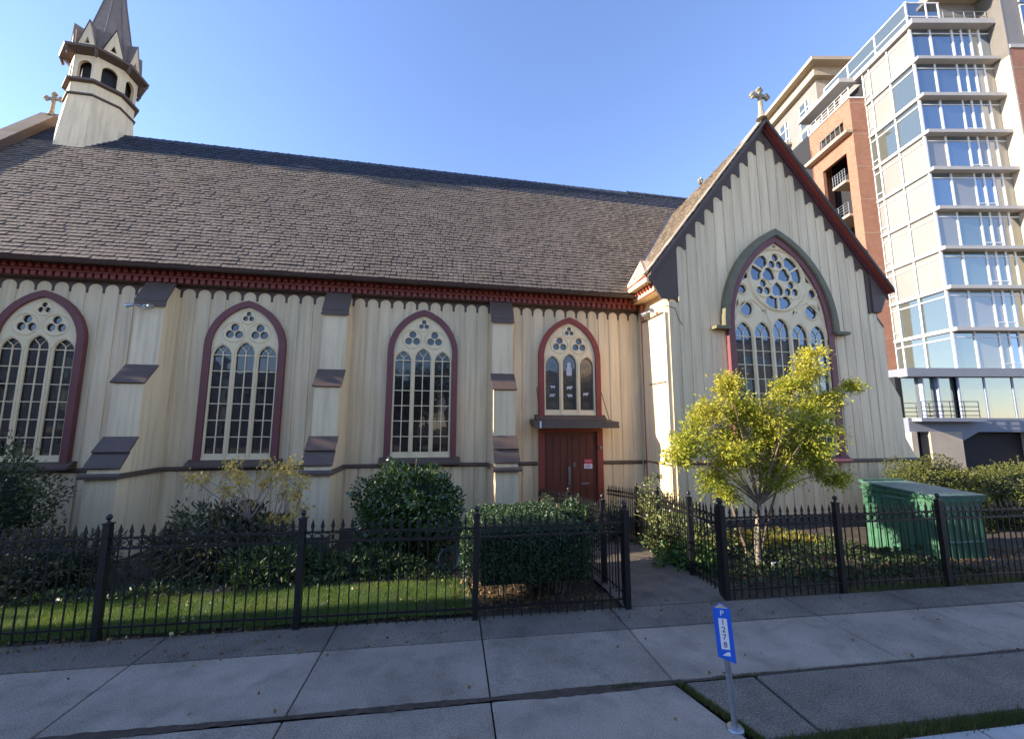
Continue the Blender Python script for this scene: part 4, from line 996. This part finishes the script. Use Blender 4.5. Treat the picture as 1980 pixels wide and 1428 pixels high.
bush('dark_shrub','dark round shrub beside the right door jamb behind the fence','shrub',(4.35,9.9,-.02),(.42,.5,.42),1700,.07,hm,.25,2,35,.45)
bush('path_shrub','dark leafy shrub hanging over the left path fence near the gateway','shrub',(2.62,7.45,.62),(.34,.5,.40),1900,.07,hm,.3,2,36,.5)
bush('leafy_clump','bright green leafy clump at the right edge of the path','shrub',(4.62,7.2,-.02),(.42,.5,.26),1100,.10,leafmat('clump_leaf',(.05,.12,.02),(.12,.20,.04),.3,.45),.3,2,37,.5)
bush('fence_vine','pale leafy vine lit by the sun on the left path fence','shrub',(2.84,10.0,.50),(.16,.75,.15),900,.055,leafmat('vine_leaf',(.22,.26,.08),(.50,.48,.24),.4,.5),.3,2,38,.5,.3,.7,dark=False)
# yew hedge on the right
yw=leafmat('yew_leaf',(.035,.055,.010),(.17,.17,.03),.3,.5)
bush('yew_hedge','rough dark yew hedge with sunlit top directly behind the dumpster','hedge',(13.3,9.1,.35),(1.35,.7,1.18),20000,.06,yw,.12,3,41,.5,.82,.3)
bush('yew_hedge','rough dark yew hedge running out of the right edge of the photo','hedge',(16.6,9.0,.25),(2.3,.8,1.15),26000,.06,yw,.14,3,42,.5,.82,.3)
# ground cover
def cover(name,label,x0,x1,y0,y1,n,size,mat,seed,hmax=.16,kind='stuff',fn=None,aspect=.5):
    g=np.random.default_rng(seed); x=g.uniform(x0,x1,n); y=g.uniform(y0,y1,n); m_=(np.sin(x*3.1+seed)+np.sin(y*4.3+x)+g.normal(size=n)*.8)>-.6
    if fn is not None: m_&=fn(x,y)
    x=x[m_];y=y[m_]; z=-0.1*np.clip(y-6,0,6)+g.random(len(x))*hmax*(.5+.5*np.sin(x*5)*np.sin(y*4))
    o=leafmesh(name,np.stack([x,y,z],1),g.normal(size=(len(x),3))*.7+np.array([0,0,.5]),g.uniform(size*.6,size*1.3,len(x)),mat,aspect)
    tag(o,label,'ground cover',kind=kind); return o
gc=leafmat('groundcover_leaf',(.02,.04,.012),(.06,.085,.025),.2,.5)
cover('ground_cover','low dark leafy ground cover under the garden tree',4.6,9.3,5.65,9.6,9000,.085,gc,51,.2)
cover('ground_cover','low leafy ground cover along the bed behind the lawn',-9.5,.4,7.3,8.3,5000,.09,gc,52,.15)
cover('ornamental_grass','golden low grass tufts below the transept wall',5.4,9.0,8.2,9.8,5000,.16,leafmat('gold_grass',(.16,.17,.03),(.40,.30,.06),.4,.6),53,.14,aspect=.12)
cover('fallen_leaves','scattered brown and yellow fallen leaves in the tree bed',4.25,14,5.50,7.0,2600,.05,leafmat('litter',(.10,.045,.02),(.26,.16,.04),.1,.7),54,.01,aspect=.7)
cover('fallen_leaves','brown fallen leaves below the clipped hedge',.3,2.5,5.7,7.2,1500,.045,bpy.data.materials['litter'],55,.015,aspect=.7)
cover('fallen_leaves','brown litter along the foot of the fence in front of the lawn',-8,.5,5.66,6.0,900,.035,bpy.data.materials['litter'],59,.008,aspect=.7)
cover('fallen_leaves','few pale fallen leaves on the lawn',-8,.5,5.75,7.3,260,.05,leafmat('pale_litter',(.38,.30,.12),(.60,.52,.30),.1,.7),56,.02,aspect=.8)
cover('fallen_leaves','dry leaves and bits of litter drifted on the pavement along the fence foot',-6,9,5.0,5.75,420,.035,bpy.data.materials['litter'],58,.006,aspect=.8)
cover('fallen_leaves','few dry leaves and bits of litter scattered on the pavement',-5,7,3.3,5.5,160,.035,bpy.data.materials['litter'],57,.004,aspect=.8)
# grass blades
def grass(name,label,gen,n,h,mat,seed):
    g=np.random.default_rng(seed); Pq=gen(g,n); k=len(Pq); d=g.normal(size=(k,3))*.35+np.array([0,0,1.]); hh=g.uniform(h*.5,h*1.3,k)
    V=np.empty((k,3,3)); a=g.uniform(0,6.28,k); w_=np.stack([np.cos(a),np.sin(a),0*a],1)*.0028
    V[:,0]=Pq-w_; V[:,1]=Pq+w_; V[:,2]=Pq+d*hh[:,None]
    me=bpy.data.meshes.new(name); me.vertices.add(3*k); me.vertices.foreach_set('co',V.ravel()); me.loops.add(3*k); me.loops.foreach_set('vertex_index',np.arange(3*k)); me.polygons.add(k); me.polygons.foreach_set('loop_start',np.arange(k)*3); me.polygons.foreach_set('loop_total',np.full(k,3))
    at=me.attributes.new('rnd','FLOAT','FACE'); at.data.foreach_set('value',np.clip(.5+.35*np.sin(Pq[:,0]*2.3)*np.sin(Pq[:,1]*5)+g.normal(size=k)*.25,0,1)); me.materials.append(mat); me.update(); me.validate()
    o=link(name,me); tag(o,label,'grass',kind='stuff'); return o
gm_=leafmat('grass_blade',(.055,.12,.01),(.15,.20,.03),.35,.6)
def gl(g,n):
    x=g.uniform(-9.5,.45,n); y=g.uniform(5.66,7.38,n); y=np.where(g.random(n)<.1,y+.05*np.sin(x*9),y); k_=(y>5.70-.042*(x-.57)+.05*np.sin(x*7)+.04*g.normal(size=n)); x=x[k_]; y=y[k_]; return np.stack([x,y,-0.1*np.clip(y-6,0,6)+.01],1)
grass('lawn_grass','short bright green mown grass of the lawn strip',gl,110000,.035,gm_,61)
def strip(u0,u1,v,sig,zz=0):
    def f(g,n):
        u=g.uniform(u0,u1,n); m_=(np.sin(u*2.1)+np.sin(u*5.3+1)+g.normal(size=n)*.7)>.2; u=u[m_]; vv=v+g.normal(size=len(u))*sig
        return np.array([tuple(S(a,c,zz)) for a,c in zip(u,vv)])
    return f
weed=leafmat('weed_blade',(.05,.075,.012),(.13,.13,.035),.3,.6)
grass('joint_weeds','mossy grass weeds in the long pavement joint',strip(1.2,3.2,-1.59,.014,-.01),2600,.03,weed,62)
def dj(g,n):
    t=g.random(n)**.8; u=1.85+.28*t; v=-1.6-.8*t; return np.array([tuple(S(a+g.normal()*.02,c,-.005)) for a,c in zip(u,v)])
grass('joint_weeds','green weeds in the slanting joint beside the number post',dj,2200,.035,weed,63)
def ks(g,n):
    u=g.uniform(2.2,6.5,n); v=-2.44+g.normal(size=n)*.035; return np.array([tuple(S(a,c,-.01)) for a,c in zip(u,v)])
grass('kerb_grass','rough dry grass strip along the kerb at the bottom right',ks,9000,.05,weed,64)
def fg(g,n):
    u=g.uniform(5.5,14,n); v=.03+np.abs(g.normal(size=n))*.07; return np.array([tuple(S(a,c,0)) for a,c in zip(u,v)])
grass('verge_grass','tufty grass below the right fence by the green bin',fg,7000,.07,weed,65)
# dirt ribbon in long joint
b=MB(); g=random.Random(5); u=-9.0; pv=None
while u<9:
    wv=(.020+.034*abs(math.sin(u*1.7)*math.sin(u*.6+1))+g.random()*.016) if u<1.9 else .008+.018*g.random()*abs(math.sin(u*3))
    p=[S(u,-1.59-wv+g.gauss(0,.003),.0045),S(u,-1.59+wv*.8+g.gauss(0,.003),.0045)]
    if pv: b.add([pv[0],p[0],p[1],pv[1]],[(0,1,2,3)])
    pv=p; u+=.05
o=b.build('dirt_line',jointm); struct(o,'line of brown dirt in the long pavement joint')

# ------------------------------------------------------------ HIGH-RISE (frame turned with the next street)
HY=R(-10.6)
hr=empty('apartment_tower',(0,0,0),HY); tag(hr,'tall apartment tower of brick, white panels and blue glass bays behind the church','building')
def H(name,b,mat,parent=None): return b.build(name,mat,parent or hr)
slabm=M('tower_slab',(.40,.38,.35),.7,.08,1.5); slabg=M('podium_paint',(.20,.21,.24),.7,.06,1.5); whitep=M('tower_white',(.24,.225,.20),.55,.12,.5,obj=.14)
mull=M('mullion_white',(.72,.72,.70),.4,.04,2); stonew=M('tower_stone',(.40,.335,.26),.8,.1,1.5)
hbrick=brickmat('tower_brick',(.25,.085,.045),(.32,.13,.07),(.32,.22,.16))
tglass=glass('tower_glass',(.05,.07,.085),.30,.01,.06,(.66,.76,.86)); tglass2=glass('tower_glass_green',(.07,.085,.07),.22,.01,.06,(.8,.85,.8)); tglass3=glass('curtained_glass',(.22,.21,.17),.10,.02,.03,(.7,.8,.9))
dkm=M('tower_dark',(.02,.02,.022),.8); soff=M('tower_soffit',(.42,.34,.24),.8); railm=M('rail_grey',(.22,.24,.26),.5); roomy=M('room_curtain',(.45,.40,.30),.8,.25,1.2)
AC=31.75; BC=29.0; BR=38.1; BE=33.4
ZS=[33.9,30.87,27.7,24.61,21.55,18.41,15.3,12.32,9.22,6.2]
# core volume behind glass
b=MB(); b.box(AC+.35,BR,BC+.35,BE+12,2.75,33.6); H('core_wall',b,dkm)
for i,z in enumerate(ZS):
    b=MB(); m_=slabm
    if i==0: b.box(AC-.25,BR+.0,BC-.55,BE+1,z-.0,z+.42)
    elif i==len(ZS)-1: b.box(AC-3.9,BR+12,BC-.35,BE+1,z-.35,z+.25); m_=slabg
    else: b.box(AC-.12,BR+.0,BC-.50,BE-.02,z-.08,z+.18)
    H('floor_slab',b,m_)
b=MB(); b.box(AC-4.2,BR+14,BC-.3,BE+1,2.0,2.95); H('podium_beam',b,slabg)
# glass front and left bays
xs_f=[31.87,33.41,35.16,35.88,36.60,37.30,38.1]
g_=random.Random(3)
for i in range(len(ZS)-1):
    z1=ZS[i]-.08 if i else ZS[0]; z0=ZS[i+1]+.18
    for j in range(len(xs_f)-1):
        x0,x1=xs_f[j],xs_f[j+1]; b=MB(); w_=(x1-x0)/2
        b.box(-w_+.05,w_-.05,-.01,.01,0,z1-z0)
        o=b.build('window_pane',(tglass if (i<5 or g_.random()<.3) else tglass2) if g_.random()<.72 else tglass3,hr,((x0+x1)/2,BC+.05,z0)); o.rotation_euler=(g_.gauss(0,.004),0,g_.gauss(0,.006))
    b=MB()
    for x in xs_f[:-1]: b.box(x-.06,x+.06,BC-.02,BC+.10,z0,z1)
    b.box(AC,BR,BC-.015,BC+.08,z1-.42,z1-.36)
    b.box(xs_f[2],xs_f[4],BC-.012,BC+.08,z0+.42,z0+.47)
    H('front_mullions',b,mull)
    # left bays: far narrow, mid, near
    ybs=[29.0,31.0,32.75,33.4]
    kinds={0:'www',1:'gww',2:'ggg',3:'wwg',4:'www',5:'www',6:'www',7:'ggw',8:'ggg'}[i]
    for j in range(3):
        y0,y1=ybs[j],ybs[j+1]; kd=kinds[j]
        b=MB(); b.box(-.01,.01,.05,y1-y0-.05,0,z1-z0)
        o=b.build('window_pane' if kd=='g' else 'wall_panel',tglass2 if kd=='g' else whitep,hr,(AC+.06,y0,z0))
        if kd=='g': o.rotation_euler=(0,0,g_.gauss(0,.01))
    b=MB()
    for y in ybs: b.box(AC-.03,AC+.10,y-.05,y+.06,z0,z1)
    b.box(AC-.015,AC+.08,BC,BE,z1-.48,z1-.42); b.box(AC-.015,AC+.08,ybs[2],BE,z0+.5,z0+.55)
    H('side_mullions',b,mull)
    b=MB()
    for y in ybs[1:]: b.box(AC-.035,AC+.05,y-.085,y-.055,z0,z1)
    b.box(AC-.02,AC+.05,BC+.06,BE,z1-.40,z1-.365); b.box(AC+.01,AC+.05,BC+.06,BE,z1-.05,z1); b.box(AC-.02,AC+.05,ybs[2],BE,z0+.455,z0+.495)
    H('side_gaskets',b,railm)
# roof terrace glass screen
for k in range(3):
    b=MB(); y0=BC+.1+k*2.9; b.box(-.01,.01,.05,2.8,0,2.0); b.build('screen_pane',tglass2,hr,(AC+.1,y0,ZS[0]+.45))
b=MB()
for k in range(4): b.box(AC+.06,AC+.16,BC+.05+k*2.9,BC+.15+k*2.9,ZS[0]+.42,ZS[0]+2.5)
b.box(AC+.05,AC+.17,BC,BC+8.8,ZS[0]+2.45,ZS[0]+2.55); b.box(AC+.05,AC+.17,BC,BC+8.8,ZS[0]+1.2,ZS[0]+1.27)
for x in (AC+.1,AC+1.7,AC+2.7): b.box(x-.05,x+.05,BC+.05,BC+.15,ZS[0]+.42,ZS[0]+2.5)
b.box(AC,AC+2.8,BC+.05,BC+.15,ZS[0]+2.45,ZS[0]+2.55); b.box(AC,AC+2.8,BC+.05,BC+.15,ZS[0]+1.2,ZS[0]+1.27)
H('screen_frame',b,mull)
for x0,x1 in ((AC+.2,AC+1.6),(AC+1.8,AC+2.6)):
    b=MB(); b.box(x0,x1,BC+.09,BC+.11,ZS[0]+.45,ZS[0]+2.4); H('screen_pane',b,tglass)
b=MB(); 
for h_ in (.6,1.1,1.5): b.tube([(AC+2.8,BC-.1,ZS[0]+h_),(BR-.2,BC-.1,ZS[0]+h_)],.025,5)
for k in range(5): b.tube([(AC+2.8+k*.85,BC-.1,ZS[0]+.4),(AC+2.8+k*.85,BC-.1,ZS[0]+1.5)],.025,5)
H('terrace_railing',b,railm)
b=MB(); b.box(34.6,39.5,BC+.6,BE+6,ZS[0]+.42,ZS[0]+3.6); H('penthouse_wall',b,whitep)
b=MB(); b.box(34.0,BR,BC-1.1,BE+8,ZS[0]+3.05,ZS[0]+3.3); H('penthouse_roof',b,soff)
# right stone fin and brick wing
b=MB(); b.box(BR,BR+.12,28.0,BC+4,2.9,40); H('stone_fin',b,stonew)
b=MB(); b.box(BR-.0,BR+.121,27.99,BC+4,30.6,42); b.box(BR+.12,52,28.0,40,31.4,42); H('upper_tower',b,whitep)
b=MB(); b.box(BR+.121,52,28.001,40,2.9,31.2); H('brick_wing',b,hbrick)
b=MB(); b.box(BR+.1,52,27.93,28.0,31.2,31.5); H('brick_coping',b,slabm)
for zz in (32.0,35.2):
    for xx in (39.5,41.9):
        b=MB(); b.box(xx,xx+1.6,27.96,27.995,zz,zz+2.9); H('window_pane',b,tglass)
        b=MB()
        for q in (0,.75,1.6): b.box(xx+q-.05,xx+q+.05,27.93,27.958,zz,zz+2.9)
        b.box(xx,xx+1.6,27.93,27.958,zz+.9,zz+1.0); b.box(xx,xx+1.6,27.93,27.958,zz+2.9,zz+3.0); H('window_frame',b,mull)
for k in range(8):
    zz=27.2-k*3.08; b=MB(); b.box(41.0,43.2,27.97,27.999,zz,zz+1.9); H('window_pane',b,tglass)
    b=MB(); b.box(40.9,43.3,27.95,27.969,zz+.9,zz+1.0); b.box(42.05,42.15,27.95,27.969,zz,zz+1.9); H('window_frame',b,mull)
    b=MB(); b.box(BR+.13,52,27.985,28.0,zz+2.3,zz+2.34); H('brick_joint',b,soff)
# brick pier and recessed balconies
A2=30.3; PT=31.6
b=MB(); b.box(A2,AC+.05,BE,BE+.9,2.9,PT); H('brick_pier',b,hbrick)
for k in range(9):
    z=6.5+k*3.08; b=MB(); b.box(A2-.012,AC-.13,BE-.012,BE-.001,z,z+.04); H('pier_joint',b,soff)
# left facing brick wall with openings : piers + beams
b=MB(); b.box(A2,A2+.3,37.15,38.4,2.9,PT); b.box(A2,A2+.3,BE+.9,37.15,30.0,PT); b.box(A2,A2+.3,BE+.9,37.15,26.9,28.3); H('brick_wall',b,hbrick)
b=MB(); b.box(A2+1.9,A2+2.2,BE+.9,38.4,2.9,30.3); b.box(A2,A2+2.2,38.2,38.4,2.9,30); H('recess_wall',b,hbrick)
b=MB(); b.box(A2-.0,A2+2.2,BE+.9,37.2,30.0,30.1); H('recess_soffit',b,soff)
b=MB(); b.box(A2-.6,A2+2,BE-.0,38.8,28.3,28.55); b.box(A2-.62,A2,BE+.9,38.8,28.551,28.6);H('balcony_canopy',b,soff)
for k,z in enumerate((28.6,24.3,21.1,18.0,14.9,11.8,8.7)):
    bal=MB(); y1=37.2 if k%2==0 else 35.8
    bal.box(A2-.35,A2+1.9,BE+.9,y1,z-.22,z); s_=H('balcony',bal,soff)
    q=MB()
    for h_ in (.35,.6,.85,1.1): q.tube([(A2-.3,BE+.95,z+h_),(A2-.3,y1-.05,z+h_)],.02,4)
    for t in range(6): yy=BE+.95+(y1-BE-1.0)*t/5; q.tube([(A2-.3,yy,z),(A2-.3,yy,z+1.1)],.022,4)
    q.build('railing',railm,s_)
    q=MB(); q.box(A2+1.86,A2+1.899,BE+1.2,y1-.2,z+.02,z+2.3); q.build('window_pane',tglass2,s_)
    q=MB()
    for t in range(4): yy=BE+1.2+(y1-BE-1.4)*t/3; q.box(A2+1.83,A2+1.86,yy-.05,yy+.05,z,z+2.35)
    q.build('window_frame',mull,s_)
b=MB(); b.box(A2-.1,AC,BE-.05,38.4,PT,PT+.12)
for h_ in (.3,.6,.9,1.2): b.tube([(A2+.1,BE+.1,PT+h_),(A2+.1,38.3,PT+h_)],.03,4)
for t in range(7): b.tube([(A2+.1,BE+.1+t*.8,PT+.1),(A2+.1,BE+.1+t*.8,PT+1.2)],.03,4)
H('pier_terrace_railing',b,mull)
b=MB(); b.box(A2-.2,AC,BE+.6,39.5,ZS[0]-.1,ZS[0]+.3); H('upper_terrace_slab',b,slabm)
# white rear tower with overhanging roof
WA=32.9; WB=40.0
b=MB(); b.box(WA,WA+9,WB,WB+22,2.9,39.6); H('rear_tower_wall',b,stonew)
b=MB(); b.box(WA-.012,WA-.001,WB,WB+22,25,39.5); H('rear_tower_panel',b,whitep)
b=MB(); b.box(WA-1.4,WA+9,WB-1.5,WB+23,40.6,41.0); b.box(WA-.6,WA+8,WB-.6,WB+22,39.6,40.6); H('rear_tower_roof',b,soff)
for y0 in (41.2,44.6,48.5,52.5):
    for z in (35.6,32.2,28.8,25.4):
        b=MB(); b.box(WA-.05,WA-.02,y0,y0+1.5,z,z+2.8); H('window_pane',b,tglass2)
        b=MB()
        for q in (0,.5,1.5): b.box(WA-.09,WA-.051,y0+q-.05,y0+q+.05,z,z+2.8)
        b.box(WA-.09,WA-.051,y0,y0+1.5,z+1.9,z+2.0); b.box(WA-.09,WA-.051,y0,y0+1.5,z+.6,z+.7); H('window_frame',b,mull)
for z in (35.4,32.0,28.6):
    b=MB(); b.box(WA-1.3,WA,44.3,47.5,z-.25,z); s_=H('balcony',b,soff); q=MB()
    for h_ in (.3,.6,.9,1.1): q.tube([(WA-1.25,44.35,z+h_),(WA-1.25,47.45,z+h_)],.025,4)
    for t in range(8): q.tube([(WA-1.25,44.35+t*.44,z),(WA-1.25,44.35+t*.44,z+1.1)],.025,4)
    q.build('railing',railm,s_)
# podium glass floor and balcony
for j,(x0,x1) in enumerate([(27.9,29.2),(29.2,30.3),(30.3,31.75),(31.75,33.6),(33.6,35.6),(35.6,37.0),(37.0,38.6),(38.6,42),(42,46)]):
    b=MB(); b.box(x0+.05,x1-.05,BC+.28 if x1<31.8 else BC+.05,BC+.32 if x1<31.8 else BC+.09,2.96,5.84); H('window_pane',b,tglass2)
    b=MB(); b.box(x1-.05,x1+.05,BC-.0,BC+.12 if x1>31.7 else BC+.35,2.96,5.84); H('window_frame',b,M('podium_frame',(.30,.33,.40),.5) if 'podium_frame' not in bpy.data.materials else bpy.data.materials['podium_frame'])
b=MB(); b.box(27.6,52,BC+.4,BC+12,-.6,5.9); H('podium_core',b,dkm)
b=MB()
for h_ in (.15,.45,.75,1.1): b.tube([(28.0,BC-.9,2.96+h_),(31.9,BC-.9,2.96+h_)],.025,4)
for t in range(5): b.tube([(28.0+t*.975,BC-.9,2.96),(28.0+t*.975,BC-.9,4.06)],.03,4)
H('podium_railing',b,iron)
b=MB(); b.box(27.8,32.2,BC-1.0,BC-.3,2.7,2.95); H('podium_balcony_slab',b,slabg)
for q0,q1 in ((28.9,31.1),(36.0,37.2),(27.6,28.0)):
    b=MB(); b.box(q0,q1,BC-.35,BC+.35,-.6,2.0); H('podium_column',b,stonew)
b=MB(); b.prism([(31.1,2.0),(31.1,1.35),(32.3,1.98),(32.3,2.0)],BC-.3,BC+.3); H('podium_haunch',b,slabg)

# ------------------------------------------------------------ surrounding buildings outside the frame (they shade the street and show in the glass)
def block(name,label,loc,w_,d_,h_,mat,rz=0,floors=3,cols=5,gm=None):
    e=empty(name,loc,rz); tag(e,label,'building')
    b=MB(); b.box(0,w_,0,d_,0,h_); b.build('wall',mat,e)
    b=MB(); b.box(-.3,w_+.3,-.3,d_+.3,h_,h_+.35); b.build('roof',brown,e)
    b=MB(); b.box(-.55,.55,-.03,.03,-.8,.8); me=b.mesh('window',tglass2); b=MB(); b.box(-.65,.65,-.05,.02,-.92,-.82); b.box(-.65,.65,-.05,.02,.82,.92); b.box(-.65,-.56,-.05,.02,-.82,.82); b.box(.56,.65,-.05,.02,-.82,.82); mf=b.mesh('window_frame',mull)
    for i in range(floors):
        for j in range(cols):
            x=(j+.5)*w_/cols; z=1.9+i*(h_-1.5)/floors
            for y in (0,d_):
                link('window',me,e,(x,y-.02 if y==0 else y+.02,z)); link('window_frame',mf,e,(x,y-.05 if y==0 else y+.05,z),(0,0,0 if y==0 else PI))
    return e
ochre=M('ochre_stucco',(.62,.42,.22),.8,.12,1); grey=M('grey_stucco',(.38,.36,.33),.8,.12,1)
block('street_building','tall grey block added out of view left of the church garden to shade the pavement',(-34,.3,-.2),12,6.3,13.2,grey,0,4,4)  # added block out of view, sized to keep the pavement in shade
block('street_building','ochre three storey building across the street',(1.5,-38,-.2),16,12,9,ochre,0,3,6)
block('street_building','wide ochre building across the street further right',(22,-36,-.2),26,12,13,ochre,0,4,9)
block('street_building','low grey house across the street on the left',(-24,-38,-.2),22,12,8,grey,0,3,7)
block('street_building','long low grey building across the street at the far left',(-62,-38,-.2),34,12,11,grey,0,3,9)
# trees across the street; the first is added out of view to shade the buttress slates
tm=leafmat('street_tree_leaf',(.03,.06,.012),(.10,.12,.025),.25,.5)
for (x,y,s,lab) in ((-21.0,10.6,1.15,'large tree added out of view left of the church to shade the buttress slates'),(5.5,-21,1.0,'street tree across the road right in front of the ochre building'),(-1,-22,1.2,'tallest street tree across the road, left of the ochre building'),(-7,-22,1.0,'broad street tree across the road left of the ochre building'),(-14,-23,1.15,'big street tree across the road at the far left'),(17,-22,.9,'street tree across the road between the ochre buildings')):
    e=empty('street_tree',(x,y,-.15)); tag(e,lab,'tree','trees across the street')
    b=MB(); b.tube([(0,0,0),(0,.1,1.5),(.1,0,3.2),(0,0,5.5)],[.22,.17,.14,.06],8)
    for k in range(8): a=k*.8; limb(b,(0,0,2.6+.2*k),(2*s*math.cos(a),2*s*math.sin(a),4.5+.3*k),.07,.02,.15,4,5)
    b.build('trunk',bark,e)
    Q=[];W=[]
    for k in range(9):
        a=k*2.4; pc=(1.7*s*math.cos(a)*(k%3)/2,1.7*s*math.sin(a)*(k%3)/2,4.2+.45*k*s); Pn,nd,_=blobpts(pc,(1.5*s,1.5*s,1.1*s),1500,.2,.5,2,70+k); Q.append(Pn); W.append(nd)
    Q=np.concatenate(Q);W=np.concatenate(W); leafmesh('crown',Q,W*.4+nr.normal(size=Q.shape)*.6,nr.uniform(.14,.26,len(Q)),tm,.6,e)
sc.render.engine='CYCLES'
